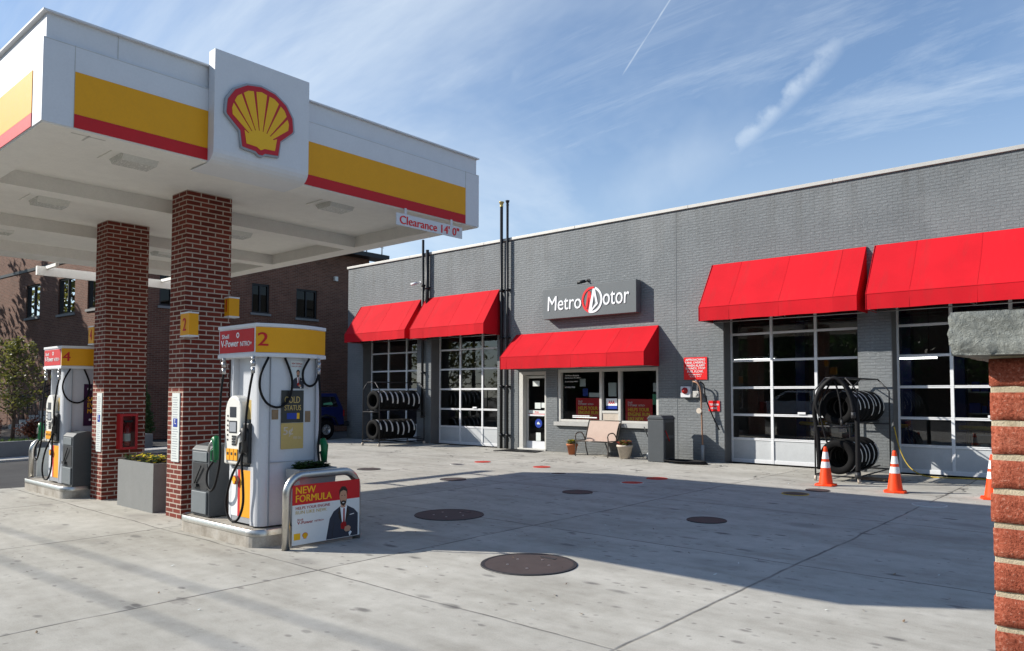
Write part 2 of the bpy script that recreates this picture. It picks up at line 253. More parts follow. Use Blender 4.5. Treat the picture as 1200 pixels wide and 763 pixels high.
M_['leaf_red'] = leaf('red_shrub_leaf', (.06, .018, .012), (.14, .05, .03)); M_['pansy_yellow'] = leaf('pansy_yellow', (.75, .52, .02), (.85, .65, .05)); M_['pansy_purple'] = leaf('pansy_purple', (.05, .012, .05), (.10, .03, .09)); M_['flower_red'] = leaf('flower_red', (.45, .05, .04), (.55, .12, .08)); M_['grass'] = leaf('grass_blade', (.05, .11, .015), (.11, .20, .03))
def glassm(name, tint, refl=1.5, mirror=0.0, rough=.0):
    m = bpy.data.materials.new(name); m.use_nodes = True; t = m.node_tree; n = t.nodes; n.remove(n['Principled BSDF']); o = n['Material Output']
    tr = n.new('ShaderNodeBsdfTransparent'); tr.inputs[0].default_value = (*tint, 1); gl = n.new('ShaderNodeBsdfGlossy'); gl.inputs['Roughness'].default_value = rough
    fr = n.new('ShaderNodeFresnel'); fr.inputs[0].default_value = refl; mx = n.new('ShaderNodeMixShader')
    tcn = n.new('ShaderNodeTexCoord'); nz = n.new('ShaderNodeTexNoise'); nz.inputs['Scale'].default_value = .9; t.links.new(tcn.outputs['Object'], nz.inputs['Vector'])
    bp = n.new('ShaderNodeBump'); bp.inputs['Strength'].default_value = .04; bp.inputs['Distance'].default_value = .03; t.links.new(nz.outputs[0], bp.inputs['Height']); t.links.new(bp.outputs[0], gl.inputs['Normal'])
    ad = n.new('ShaderNodeMath'); ad.operation = 'ADD'; ad.use_clamp = True; ad.inputs[1].default_value = mirror; t.links.new(fr.outputs[0], ad.inputs[0])
    t.links.new(ad.outputs[0], mx.inputs[0]); t.links.new(tr.outputs[0], mx.inputs[1]); t.links.new(gl.outputs[0], mx.inputs[2]); t.links.new(mx.outputs[0], o.inputs[0]); return m
M_['glass'] = glassm('window_glass', (.68, .74, .74), 1.55, .06); M_['shop_glass'] = glassm('shop_glass', (.85, .88, .86), 1.4, .0); M_['car_glass'] = glassm('car_glass', (.10, .11, .12), 1.5, .02); M_['dark_glass'] = glassm('dark_window_glass', (.03, .035, .04), 1.22, .015)
def emis(name, c, s):
    m = bpy.data.materials.new(name); m.use_nodes = True; b = m.node_tree.nodes['Principled BSDF']; b.inputs['Emission Color'].default_value = (*c, 1); b.inputs['Emission Strength'].default_value = s; return m
M_['tube'] = emis('lit_fluorescent_tube', (1, .97, .9), 5.0)
def mat_near():
    m = Mt('near_brick', .9, 0, .2); n = m.noise(14, 4, .6); n2 = m.noise(160, 4, .75); n3 = m.noise(420, 2, .6)
    c = m.ramp(n, [(.3, (.25, .060, .032)), (.55, (.34, .088, .048)), (.75, (.40, .13, .078))]); c = m.mix(.75, c, m.ramp(n2, [(.36, (.30, .22, .20)), (.5, (1, 1, 1))]), 'MULTIPLY')
    c = m.mix(m.ramp(n2, [(.56, (0, 0, 0)), (.68, (.6, .6, .6))]), c, (.60, .36, .27)); m.col(c)
    m.bump(m.math('ADD', n2, m.math('MULTIPLY', n3, .5)), .9, .003); return m.m
M_['near_brick'] = mat_near()
def mat_mortar():
    m = Mt('near_mortar', .95, 0, .1); n = m.noise(30, 4, .6); n2 = m.noise(260, 4, .7); m.col(m.mix(.4, m.ramp(n, [(.3, (.44, .37, .25)), (.7, (.62, .54, .39))]), m.ramp(n2, [(.3, (.5, .5, .5)), (.6, (1, 1, 1))]), 'MULTIPLY')); m.bump(n2, .8, .003); return m.m
M_['near_mortar'] = mat_mortar()
def mat_slate():
    m = Mt('slate_cap', .8, 0, .3); n = m.noise(9, 6, .65); n2 = m.noise(90, 5, .7); n3 = m.noise(380, 3, .7)
    c = m.ramp(n, [(.3, (.24, .256, .236)), (.6, (.36, .38, .35)), (.8, (.48, .50, .46))]); c = m.mix(.5, c, m.ramp(n2, [(.3, (.5, .5, .5)), (.62, (1, 1, 1))]), 'MULTIPLY'); m.col(c); m.bump(m.math('ADD', m.math('MULTIPLY', m.noise(38, 6, .75, None, 1.5), 1.6), m.math('ADD', n2, m.math('MULTIPLY', n3, .4))), 1, .009); return m.m
M_['slate'] = mat_slate()

# ------------------------------------------------------------------ mesh builder
class B:
    def __init__(s): s.v = []; s.f = []; s.mi = []; s.cur = 0; s.sm = []; s.smooth = False
    def mat(s, i): s.cur = i; return s
    def add(s, vs, fs, smooth=None):
        o = len(s.v); s.v += [tuple(x) for x in vs]
        for f in fs: s.f.append(tuple(o+i for i in f)); s.mi.append(s.cur); s.sm.append(s.smooth if smooth is None else smooth)
        return s
    def box(s, x0, x1, y0, y1, z0, z1):
        vs = [(x, y, z) for z in (z0, z1) for y in (y0, y1) for x in (x0, x1)]
        return s.add(vs, [(0, 2, 3, 1), (4, 5, 7, 6), (0, 1, 5, 4), (2, 6, 7, 3), (0, 4, 6, 2), (1, 3, 7, 5)], False)
    def prism(s, pts, o, u, v, n, d):        # 2d polygon on plane o,u,v extruded by d along n
        o, u, v, n = map(Vector, (o, u, v, n)); k = len(pts)
        a = [o+u*p[0]+v*p[1] for p in pts]; b = [p+n*d for p in a]
        fs = [tuple(range(k-1, -1, -1)), tuple(range(k, 2*k))] + [(i, (i+1) % k, k+(i+1) % k, k+i) for i in range(k)]
        return s.add(a+b, fs, False)
    def quad(s, a, b, c, d): return s.add([a, b, c, d], [(0, 1, 2, 3)], False)
    def tube(s, path, r, n=10, cap=True):
        P = [Vector(p) for p in path]; rs = r if isinstance(r, (list, tuple)) else [r]*len(P); vs = []; up = None
        for i, p in enumerate(P):
            t = ((P[min(i+1, len(P)-1)]-P[max(i-1, 0)])).normalized()
            if up is None: up = Vector((0, 0, 1)) if abs(t.z) < .9 else Vector((1, 0, 0))
            a = t.cross(up).normalized(); up = a.cross(t).normalized()
            for k in range(n):
                th = 2*math.pi*k/n; vs.append(p+(a*math.cos(th)+up*math.sin(th))*rs[i])
        fs = [(i*n+k, i*n+(k+1) % n, (i+1)*n+(k+1) % n, (i+1)*n+k) for i in range(len(P)-1) for k in range(n)]
        s.add(vs, fs, True)
        if cap:
            o = len(s.v)-len(vs); s.f.append(tuple(o+k for k in range(n-1, -1, -1))); s.f.append(tuple(o+(len(P)-1)*n+k for k in range(n))); s.mi += [s.cur]*2; s.sm += [False]*2
        return s
    def curve(s, pts, r, n=8, sub=8): return s.tube(smooth_path(pts, sub), r, n)
    def lathe(s, prof, c, axis='z', n=32, smooth=True, close=False):
        c = Vector(c); vs = []
        for i in range(n):
            th = 2*math.pi*i/n; ca, sa = math.cos(th), math.sin(th)
            for r, h in prof:
                vs.append(c+Vector({'z': (r*ca, r*sa, h), 'y': (r*ca, h, r*sa), 'x': (h, r*ca, r*sa)}[axis]))
        k = len(prof); fs = []
        for i in range(n):
            j = (i+1) % n
            for q in range(k if close else k-1):
                q2 = (q+1) % k; fs.append((i*k+q, j*k+q, j*k+q2, i*k+q2))
        return s.add(vs, fs, smooth)
    def cyl(s, c, r, h, axis='z', n=20, r2=None):
        r2 = r if r2 is None else r2; return s.lathe([(0.0001, 0), (r, 0)], c, axis, n, False).lathe([(r, 0), (r2, h)], c, axis, n, True).lathe([(r2, h), (0.0001, h)], c, axis, n, False)
def smooth_path(pts, sub=8):
    P = [Vector(p) for p in pts]; o = []
    for i in range(len(P)-1):
        a, b, c, d = P[max(i-1, 0)], P[i], P[i+1], P[min(i+2, len(P)-1)]
        for k in range(sub):
            t = k/sub; o.append(.5*((2*b)+(c-a)*t+(2*a-5*b+4*c-d)*t*t+(3*b-a-3*c+d)*t**3))
    o.append(P[-1]); return o
_tx = {}
def text_geo(body, bold=.0, shear=0.0):
    k = (body, bold, shear)
    if k in _tx: return _tx[k]
    c = bpy.data.curves.new('t', 'FONT'); c.body = body; c.size = 1; c.extrude = .01; c.offset = bold; c.resolution_u = 3; c.shear = shear; c.align_x = 'LEFT'
    o = bpy.data.objects.new('t', c); COL.objects.link(o); bpy.context.view_layer.update()
    me = bpy.data.meshes.new_from_object(o.evaluated_get(bpy.context.evaluated_depsgraph_get()))
    vs = [tuple(v.co) for v in me.vertices]; fs = [tuple(p.vertices) for p in me.polygons]
    bpy.data.objects.remove(o); bpy.data.curves.remove(c); bpy.data.meshes.remove(me)
    x0, x1 = min(v[0] for v in vs), max(v[0] for v in vs); y0, y1 = min(v[1] for v in vs), max(v[1] for v in vs)
    _tx[k] = ([((v[0]-x0)/(x1-x0), (v[1]-y0)/(y1-y0), (v[2]+.01)/.02) for v in vs], fs, (x1-x0)/(y1-y0)); return _tx[k]
def text(b, body, o, u, v, n, wd, ht, bold=.02, thick=.002, shear=0.0):   # o = lower left corner of the word
    vs, fs, ar = text_geo(body, .0, shear); o, u, v, n = map(Vector, (o, u, v, n))
    if ht is None: ht = wd/ar
    if wd is None: wd = ht*ar
    k = max(bold, 0)*ht*.75; steps = (0,) if k <= 0 else (-k, 0, k)
    for i, dx in enumerate(steps): b.add([o+u*(x*wd+dx)+v*(y*ht+(.3*abs(dx) if i == 2 else -.3*abs(dx)))+n*(z*thick+i*.00022) for x, y, z in vs], fs, False)
    return b
def make(name, b, mats, parent=None, bevel=0, loc=None, recalc=True, world=True):
    me = bpy.data.meshes.new(name)
    off = Vector(loc) if loc is not None else (parent_world(parent) if (parent and world) else Vector((0, 0, 0)))
    me.from_pydata([Vector(v)-off for v in b.v], [], b.f); me.update()
    for m in (mats if isinstance(mats, (list, tuple)) else [mats]): me.materials.append(M_[m] if isinstance(m, str) else m)
    me.polygons.foreach_set('material_index', b.mi); me.polygons.foreach_set('use_smooth', b.sm)
    if recalc and len(b.f) < 60000:
        bm = bmesh.new(); bm.from_mesh(me); bmesh.ops.recalc_face_normals(bm, faces=bm.faces); bm.to_mesh(me); bm.free()
    o = bpy.data.objects.new(name, me); COL.objects.link(o)
    if parent:
        o.parent = parent
        if loc is not None: o.location = Vector(loc)-parent_world(parent)
    elif loc is not None: o.location = loc
    if bevel:
        md = o.modifiers.new('bevel', 'BEVEL'); md.width = bevel; md.segments = 2; md.limit_method = 'ANGLE'; md.angle_limit = .6
    return o
def parent_world(p):
    v = Vector((0, 0, 0))
    while p: v = v+p.location; p = p.parent
    return v
def tag(o, label=None, cat=None, group=None, kind=None):
    for k, v in (('label', label), ('category', cat), ('group', group), ('kind', kind)):
        if v: o[k] = v
    return o
def thing(name, loc, label, cat, group=None):
    o = bpy.data.objects.new(name, None); o.empty_display_size = .2; COL.objects.link(o); o.location = loc; return tag(o, label, cat, group)
def struct(name, b, mats): return tag(make(name, b, mats), kind='structure')
def solo(name, b, mats, loc, label, cat, group=None, bevel=0): return tag(make(name, b, mats, None, bevel, loc), label, cat, group)
def copy_tree(o, parent=None):
    c = o.copy(); COL.objects.link(c); c.parent = parent
    for ch in list(o.children): copy_tree(ch, c)
    return c
X_, Y_, Z_ = Vector((1, 0, 0)), Vector((0, 1, 0)), Vector((0, 0, 1))
YF = 17.32
# ------------------------------------------------------------------ ground
struct('ground', B().quad((-400, -300, -.02), (400, -300, -.02), (400, 500, -.02), (-400, 500, -.02)), 'asphalt')
struct('forecourt_paving', B().add([(x, y, 0) for x, y in ((-17.0, -2.5), (9, -2.5), (9, 17.8), (-23.4, 17.8), (-23.4, 17.2), (-21.0, 11.5), (-19.6, 9.2), (-16.9, 7.4), (-15.4, 4.6), (-16.2, 0))], [tuple(range(10))]), 'concrete')
b = B(); b.add([(x, y, .03) for x, y in ((-21.2, 3.5), (-22.6, 10.6), (-23.5, 10.6), (-22.0, 3.5))], [(0, 1, 2, 3)]); b.add([(x, y, z) for (x, y) in ((-21.2, 3.5), (-22.6, 10.6)) for z in (-.02, .03)], [(0, 1, 3, 2)]); struct('pavement', b, 'kerb')
# raised bed with low wall
def wall_strip(b, p, q, t, z0, z1):
    p, q = Vector((*p, 0)), Vector((*q, 0)); d = (q-p).normalized(); n = Vector((-d.y, d.x, 0))
    b.prism([(0, 0), ((q-p).length, 0), ((q-p).length, t), (0, t)], p+Z_*z0, d, n, Z_, z1-z0)
b = B(); wall_strip(b, (-21.9, 3.0), (-23.9, 10.3), .22, -.02, .42); wall_strip(b, (-23.9, 10.3), (-27.7, 10.5), .22, -.02, .42)
solo('garden_wall', b, 'planter', (-22.8, 6.5, 0), 'low dark grey retaining wall edging the planted bed by the driveway', 'wall')
struct('planting_bed', B().add([(x, y, .33) for x, y in ((-22.05, 3.0), (-24.05, 10.2), (-27.8, 10.4), (-40, 9.9), (-40, 3))], [(0, 1, 2, 3, 4)]), 'soil')
b = B()
for i in range(2600):
    x = random.uniform(-24.6, -22.3); y = random.uniform(3.2, 8.5)
    if x > -22.15-(y-3)*.274-.1: continue
    a = random.uniform(0, 6.28); h = random.uniform(.05, .13); d = Vector((math.cos(a), math.sin(a), 0))*.012; p = Vector((x, y, .33)); b.add([p-d, p+d, p+Vector((random.uniform(-.03, .03), random.uniform(-.03, .03), h))], [(0, 1, 2)])
tag(make('grass', b, 'grass', recalc=False), 'bright green grass strip along the top of the low wall', 'grass', None, 'stuff')

# ------------------------------------------------------------------ garage building
def wall_open(b, x0, x1, z0, z1, y, th, ops):
    xs = sorted({x0, x1, *[v for o in ops for v in o[:2]]}); zs = sorted({z0, z1, *[v for o in ops for v in o[2:]]})
    def solid(i, j):
        if not (0 <= i < len(xs)-1 and 0 <= j < len(zs)-1): return False
        cx, cz = (xs[i]+xs[i+1])/2, (zs[j]+zs[j+1])/2
        return not any(o[0] < cx < o[1] and o[2] < cz < o[3] for o in ops)
    for i in range(len(xs)-1):
        for j in range(len(zs)-1):
            if not solid(i, j): continue
            a, c, d, e = xs[i], xs[i+1], zs[j], zs[j+1]
            b.quad((a, y, d), (c, y, d), (c, y, e), (a, y, e)); b.quad((a, y+th, d), (a, y+th, e), (c, y+th, e), (c, y+th, d))
            if not solid(i-1, j): b.quad((a, y, d), (a, y, e), (a, y+th, e), (a, y+th, d))
            if not solid(i+1, j): b.quad((c, y, d), (c, y+th, d), (c, y+th, e), (c, y, e))
            if not solid(i, j-1): b.quad((a, y, d), (a, y+th, d), (c, y+th, d), (c, y, d))
            if not solid(i, j+1): b.quad((a, y, e), (c, y, e), (c, y+th, e), (a, y+th, e))
GD = [(-22.45, -19.42), (-18.72, -15.66), (-8.12, -4.97), (-4.30, -1.15)]
G4 = thing('garage_building', (-12, 17.32, 0), 'long single storey grey painted brick garage with four glazed bay doors', 'building')
b = B(); ops = [(a, c, 0, 3.75) for a, c in GD]+[(-14.81, -13.72, 0, 2.36), (-13.30, -9.95, .88, 2.40)]
wall_open(b, -23.38, 14, -.02, 6.46, YF, .5, ops)
b.quad((-23.38, YF+.5, -.02), (-23.38, 33, -.02), (-23.38, 33, 6.46), (-23.38, YF+.5, 6.46)); b.quad((14, YF, 0), (14, 33, 0), (14, 33, 6.46), (14, YF, 6.46)); b.quad((-23.38, 33, 0), (14, 33, 0), (14, 33, 6.46), (-23.38, 33, 6.46))
make('wall', b, 'painted', G4, recalc=False)
make('roof', B().box(-23.3, 13.9, YF+.45, 32.9, 6.1, 6.3), 'granite', G4)
b = B()
x = -23.42
while x < 14: b.box(x, min(x+3.6, 14.04)-.006, YF-.045, YF+.54, 6.462, 6.545); x += 3.6
make('coping', b, 'coping', G4, .006)
make('control_joint', B().box(-9.405, -9.39, YF-.004, YF+.01, 0, 6.45), 'sign_grey', G4)
b = B(); b.box(-23.2, 13.8, 25.5, 25.6, 0, 6.05); b.box(-23.2, 13.8, YF+.55, 25.5, -.016, -.008); b.box(-23.2, 13.8, YF+.55, 25.5, 5.0, 5.1)
for xx in (-15.2, -13.0+3.6, -19.07): b.box(xx, xx+.1, YF+.52, 25.5, 0, 5)
make('interior_wall', b, 'interior', G4)
ROWS = [0.02, .60, 1.19, 1.86, 2.53, 3.19, 3.80]
YD = 17.74
for gi, (a, c) in enumerate(GD):
    D = tag(make('garage_door', B().box(a+.04, c-.04, YD-.012, YD+.012, .03, .585), 'door_panel', G4, loc=((a+c)/2, YD, 0)), 'glazed bay door with dark panes, %s' % ('behind the left tyre rack', 'right of the double wall pipes', 'left of the hose-draped tyre rack', 'behind the two traffic cones')[gi])
    f = B(); xs = [a, a+(c-a)/3, a+2*(c-a)/3, c]
    for x in xs:
        wd = .032 if x not in (a, c) else .05
        f.box(max(a, x-wd), min(c, x+wd), YD-.035, YD+.03, .0, 3.8)
    for i, z in enumerate(ROWS):
        for k in range(3): f.box(xs[k]+.033, xs[k+1]-.033, YD-.028, YD+.026, z-(.045 if i > 0 else .02), z+(.012 if i else .07)); 
        if i and i < 6: f.box(a, c, YD-.040, YD-.035, z-.004, z+.002)
    make('door_frame', f, 'door_frame', D, .004)
    g = B()
    for i in range(1, 6):
        for k in range(3): g.quad((xs[k], YD, ROWS[i]), (xs[k+1], YD, ROWS[i]), (xs[k+1], YD, ROWS[i+1]), (xs[k], YD, ROWS[i+1]))
    make('glazing', g, 'glass', D, recalc=False)
    make('door_handle', B().box((a+c)/2+.1, (a+c)/2+.28, YD-.06, YD-.04, 1.21, 1.26), 'sign_white', D)
    make('door_jamb', B().box(a-.001, a+.012, YF+.004, YD-.04, 0, 3.75), 'jamb', G4); make('door_jamb', B().box(c-.012, c+.001, YF+.004, YD-.04, 0, 3.75), 'jamb', G4)
for x, y, z, l in ((-20.7, 19.8, 2.75, 1.5), (-17.2, 20.4, 2.9, 1.5), (-10.6+1.2, 19.5, 2.75, 1.3), (-3.6, 20.2, 2.95, 1.4), (-7.4, 19.2, 2.78, .8)):
    pass
LT = [(-21.4, 20.2, 3.05, 1.7, 'long lit tube lamp seen through the leftmost bay door'), (-8.9, 19.6, 2.62, 1.2, 'lit tube lamp seen at the left edge of the third bay door'), (-4.9, 19.8, 2.55, 1.0, 'lit tube lamp seen through the rightmost bay door')]
for x, y, z, l, lb in LT:
    T = thing('tube_lamp', (x, y, z), lb, 'lamp', 'tube lamps inside the bays'); make('lamp_housing', B().box(x, x+l, y-.07, y+.07, z+.03, z+.08), 'white', T); make('lamp_tube', B().tube([(x+.03, y, z), (x+l-.03, y, z)], .022, 8), 'tube', T)
    make('lamp_chain', B().tube([(x+.2, y, z+.08), (x+.2, y, 5.0)], .006, 4).tube([(x+l-.2, y, z+.08), (x+l-.2, y, 5.0)], .006, 4), 'black_metal', T)
# inside fittings glimpsed through glass
for x, y, lb, h in ((-20.9, 22, 'shelf of stored parts inside the leftmost bay', 1.9), (-2.9, 21.5, 'shelf of stored parts inside the rightmost bay', 2.2), (-7.0, 22.5, 'shelf of stored parts inside the third bay', 1.8)):
    T = thing('storage_shelf', (x, y, 0), lb, 'shelf', 'storage shelves inside the bays')
    f = B()
    for xx in (x-.9, x+.9):
        for yy in (y-.2, y+.2): f.box(xx-.02, xx+.02, yy-.02, yy+.02, 0, h)
    for k in range(4): f.box(x-.9, x+.9, y-.22, y+.22, .15+k*h/4.2, .18+k*h/4.2)
    make('shelf_frame', f, 'alloy', T); q = B()
    for k in range(4):
        xx = x-.85
        while xx < x+.7:
            ww = random.uniform(.12, .3); q.mat(random.randint(0, 2)).box(xx, xx+ww-.03, y-.18, y+.15, .181+k*h/4.2, .181+k*h/4.2+random.uniform(.15, .34)); xx += ww
    make('boxed_parts', q, ['wood', 'paper', 'blue'], T)
for x, lb in ((-7.35, 'two post car lift inside the third bay'), (-3.6, 'two post car lift inside the rightmost bay'), (-17.9, 'two post car lift inside the second bay')):
    T = thing('car_lift', (x, 20.5, 0), lb, 'car lift', 'car lifts inside the bays')
    for sx in (0, 2.6 if x > -10 else 1.9): make('lift_post', B().box(x+sx-.13, x+sx+.13, 20.4, 20.7, 0, 3.7), 'jeep_blue', T, .01); make('lift_arm', B().tube([(x+sx, 20.4, .9), (x+sx+(.8 if sx == 0 else -.8), 19.8, .9)], .05, 8).cyl((x+sx+(.8 if sx == 0 else -.8), 19.8, .9), .09, .1), 'paint_yellow', T)
    make('lift_crossbeam', B().box(x, x+(2.6 if x > -10 else 1.9), 20.48, 20.6, 3.7, 3.82), 'jeep_blue', T)
# shop door
YS = YF+.20
D = tag(make('shop_door', B().box(-14.62, -13.80, YS-.02, YS+.02, .05, .26), 'white', G4, loc=(-14.25, YS, 0)), 'glass shop door with white frame and stickers')
f = B()
for x0, x1, z0, z1 in ((-14.62, -14.55, .26, 2.16), (-13.87, -13.80, .26, 2.16), (-14.62, -13.80, 2.16, 2.24)): f.box(x0, x1, YS-.022, YS+.022, z0, z1)
make('door_frame', f, 'win_frame', D, .004)
make('glazing', B().quad((-14.55, YS, .26), (-13.87, YS, .26), (-13.87, YS, 2.16), (-14.55, YS, 2.16)), 'shop_glass', D, recalc=False)
make('door_handle', B().box(-14.53, -13.9, YS-.06, YS-.04, 1.02, 1.07).box(-14.52, -14.5, YS-.04, YS-.02, 1.03, 1.06).box(-13.93, -13.91, YS-.04, YS-.02, 1.03, 1.06), 'white', D)
make('door_surround', B().box(-14.81, -14.63, YF+.02, YS+.1, 0, 2.36).box(-13.79, -13.72, YF+.02, YS+.1, 0, 2.36).box(-14.63, -13.79, YF+.02, YS+.1, 2.26, 2.36).box(-14.81, -13.72, YF-.03, YS+.12, -.01, .05), 'win_frame', G4, .005)
b = B(); b.mat(0).box(-14.40, -14.12, YS-.006, YS-.003, 1.92, 2.08); b.mat(0).box(-14.30, -14.08, YS-.006, YS-.003, 1.24, 1.42).box(-14.05, -13.90, YS-.006, YS-.003, 1.27, 1.42)
b.mat(0).box(-14.54, -13.88, YS-.008, YS-.003, 1.09, 1.19); b.mat(1).box(-14.54, -13.88, YS-.009, YS-.003, 1.04, 1.085); b.mat(2).lathe([(.0001, 0), (.135, 0)], (-14.16, YS-.008, .80), 'y', 28, False); b.mat(0).box(-14.26, -14.08, YS-.006, YS-.003, .27, .52)
b.mat(0).prism([(-.06, -.03), (.07, -.03), (.0, .05), (-.05, .02)], (-14.16, YS-.0095, .80), X_, Z_, -Y_, .001); b.mat(1); text(b, 'PULL', (-14.3, YS-.0085, 1.11), X_, Z_, -Y_, .16, .05)
make('sticker', b, ['paper', 'sign_red', 'blue'], D)
# shop window
YW = YF+.14
W = make('shop_window', B().box(-13.36, -9.89, YF-.10, YF+.16, .77, .88), 'stone_sill', G4, .006, loc=(-11.6, YF, .88)); tag(W, 'wide white framed shop window over a pale sill')
f = B()
for x0, x1 in ((-13.30, -13.20), (-11.84, -11.76), (-11.22, -11.14), (-10.03, -9.95)): f.box(x0, x1, YF+.03, YW+.03, .88, 2.40)
for x0, x1, z0, z1 in ((-13.2, -11.84, 2.31, 2.40), (-13.2, -11.84, .88, .95), (-11.76, -11.22, 2.31, 2.40), (-11.76, -11.22, 1.15, 1.22), (-11.14, -10.03, 2.31, 2.40), (-11.14, -10.03, .88, .95)): f.box(x0, x1, YF+.035, YW+.025, z0, z1)
make('window_frame', f, 'win_frame', W, .004); make('spandrel', B().box(-11.76, -11.22, YF+.05, YW+.02, .88, 1.15), 'pot_white', W)
make('glazing', B().quad((-13.2, YW, .95), (-11.84, YW, .95), (-11.84, YW, 2.31), (-13.2, YW, 2.31)).quad((-11.76, YW, 1.22), (-11.22, YW, 1.22), (-11.22, YW, 2.31), (-11.76, YW, 2.31)).quad((-11.14, YW, .95), (-10.03, YW, .95), (-10.03, YW, 2.31), (-11.14, YW, 2.31)), 'shop_glass', W, recalc=False)
b = B(); 
for i, (t, wd) in enumerate((('300 Metro Road St', .50), ('Automotive, PA 19010', .55), ('Auto Shop 4201', .46), ('610-525-7720', .36))):
    text(b, t, (-13.12, YW-.003, 2.20-(0, .07, .18, .34)[i]), X_, Z_, -Y_, wd, .04, .01, .001)
b.box(-12.85+.0, -12.0, YW-.004, YW-.002, 1.0, 1.03); b.box(-12.85, -12.25, YW-.004, YW-.002, 1.045, 1.07); make('window_lettering', b, 'sign_white', W)
for k, (x0, x1, z0, z1, lb) in enumerate(((-12.74, -11.86, .955, 1.57, 'dark red engine poster inside the left window pane'), (-11.07, -10.22, .955, 1.55, 'dark red engine poster inside the right window pane'))):
    T = thing('window_poster', (x0, YW+.03, z0), lb, 'poster', 'posters in the shop window'); ww = x1-x0
    make('poster_sheet', B().box(x0, x1, YW+.02, YW+.03, z0, z1), 'poster_red', T); q = B().mat(0); text(q, 'Shell', (x0+.08, YW+.018, z1-.12), X_, Z_, -Y_, .14, .05); text(q, 'V-Power', (x0+.08, YW+.018, z1-.2), X_, Z_, -Y_, .3, .07, .03); text(q, 'NiTRO+', (x0+.42, YW+.018, z1-.2), X_, Z_, -Y_, .2, .05)
    q.mat(1)
    for i, (t, wd) in enumerate((('HELPS YOUR', .66), ('ENGINE RUN', .68), ('LIKE NEW.', .5))): text(q, t, (x0+.09, YW+.018, z1-.335-.125*i), X_, Z_, -Y_, wd, .095, .035)
    make('lettering', q, ['sign_white', 'poster_yellow'], T)
for x0, x1, z0, z1, m, lb in ((-11.62, -11.36, 1.62, 2.0, 'paper', 'pale paper notice inside the narrow middle pane'), (-12.6, -12.4, 1.9, 2.12, 'paper', 'pale tilted notice inside the left window pane'), (-10.2, -10.06, 1.75, 1.98, 'paper', 'small pale notice at the right edge of the shop window'), (-10.22, -10.06, 1.4, 1.68, 'sticker_green', 'green notice at the right edge of the shop window'), (-12.5, -12.32, 1.62, 1.84, 'blue', 'blue notice inside the left window pane'), (-12.28, -11.9, 1.60, 1.72, 'paper', 'wide pale notice above the left red poster')):
    solo('notice', B().box(x0, x1, YW+.02, YW+.025, z0, z1), m, (x0, YW+.02, z0), lb, 'notice', 'notices in the shop window')
T = thing('approval_sign', (-11.6, YW-.01, 1.25), 'white and blue square sign low in the middle pane', 'sign'); make('sign_plate', B().mat(0).box(-11.68, -11.32, YW-.01, YW-.003, 1.36, 1.56).mat(1).box(-11.68, -11.32, YW-.01, YW-.003, 1.27, 1.358), ['sign_white', 'blue'], T); q = B(); text(q, 'AAA', (-11.6, YW-.012, 1.41), X_, Z_, -Y_, .2, .09, .04); make('lettering', q, 'sign_red', T)
# awnings
def awning(x0, x1, zt, zf, zb, d, label):
    T = thing('awning', ((x0+x1)/2, YF, zb), label, 'awning', 'red awnings on the grey wall')
    y1 = YF-d; nx = max(6, int((x1-x0)*3)); b = B(); vs = []; fs = []
    prof = [(YF-.01, zt)]+[(YF-.01-(d-.01)*t, zt+(zf-zt)*t) for t in [i/6 for i in range(1, 7)]]
    for i in range(nx+1):
        x = x0+(x1-x0)*i/nx
        for j, (y, z) in enumerate(prof):
            sag = .010*math.sin(math.pi*j/6)*abs(math.sin(math.pi*(x-x0)/(x1-x0)*max(2, round((x1-x0)/1.3)))); vs.append((x, y+sag*.5, z-sag))
    k = len(prof)
    for i in range(nx):
        for j in range(k-1): fs.append((i*k+j, i*k+j+1, (i+1)*k+j+1, (i+1)*k+j))
    b.add(vs, fs, True); make('canvas_top', b, 'awning', T, recalc=False)
    b = B(); vs = []; n2 = 24
    for i in range(n2+1):
        x = x0+(x1-x0)*i/n2; wv = .006*math.sin(i*1.7)
        vs += [(x, y1, zf), (x, y1+wv, zb+.004*math.sin(i*.9))]
    b.add(vs, [(2*i, 2*i+1, 2*i+3, 2*i+2) for i in range(n2)], True); b.smooth = False
    b.box(x0, x1, y1-.006, y1+.004, zf-.008, zf+.003)
    make('valance', b, 'awning', T, recalc=False)
    xm = (x0+x1)/2; k0 = math.ceil((x0-xm+50.6)/1.18); b = B()
    while xm-50.6+k0*1.18 < x1-.1:
        xs_ = xm-50.6+k0*1.18; k0 += 1
        if xs_ > x0+.1: b.tube([(xs_, YF-.02, zt-.002), (xs_, y1+.0, zf+.001), (xs_, y1-.002, zb)], .0018, 5)
    if b.v: make('seam', b, 'awning', T)
    for x in (x0, x1): make('side_panel', B().prism([(0, zb), (0, zt), (-.02, zt), (-d, zf), (-d, zb)], (x-.004, YF-.01, 0), Y_, Z_, X_, .008), 'awning', T)
    b = B()
    for x in (x0+.02, (x0+x1)/2, x1-.02): b.tube([(x, YF-.02, zb+.02), (x, y1+.02, zb+.02)], .012, 6).tube([(x, YF-.02, zb+.02), (x, YF-.02, zt-.03)], .012, 6).tube([(x, y1+.02, zb+.02), (x, y1+.02, zf-.02)], .012, 6)
    b.tube([(x0+.02, y1+.02, zb+.02), (x1-.02, y1+.02, zb+.02)], .014, 6).tube([(x0+.02, YF-.03, zb+.02), (x1-.02, YF-.03, zb+.02)], .014, 6)
    make('awning_frame', b, 'alloy', T)
awning(-22.55, -19.22, 4.95, 3.86, 3.56, .76, 'small red awning at the far left of the grey wall')
awning(-18.95, -15.56, 4.97, 3.86, 3.53, .76, 'red awning between the two groups of wall pipes')
awning(-14.85, -9.92, 3.50, 2.78, 2.42, .78, 'low wide red awning over the shop door and window')
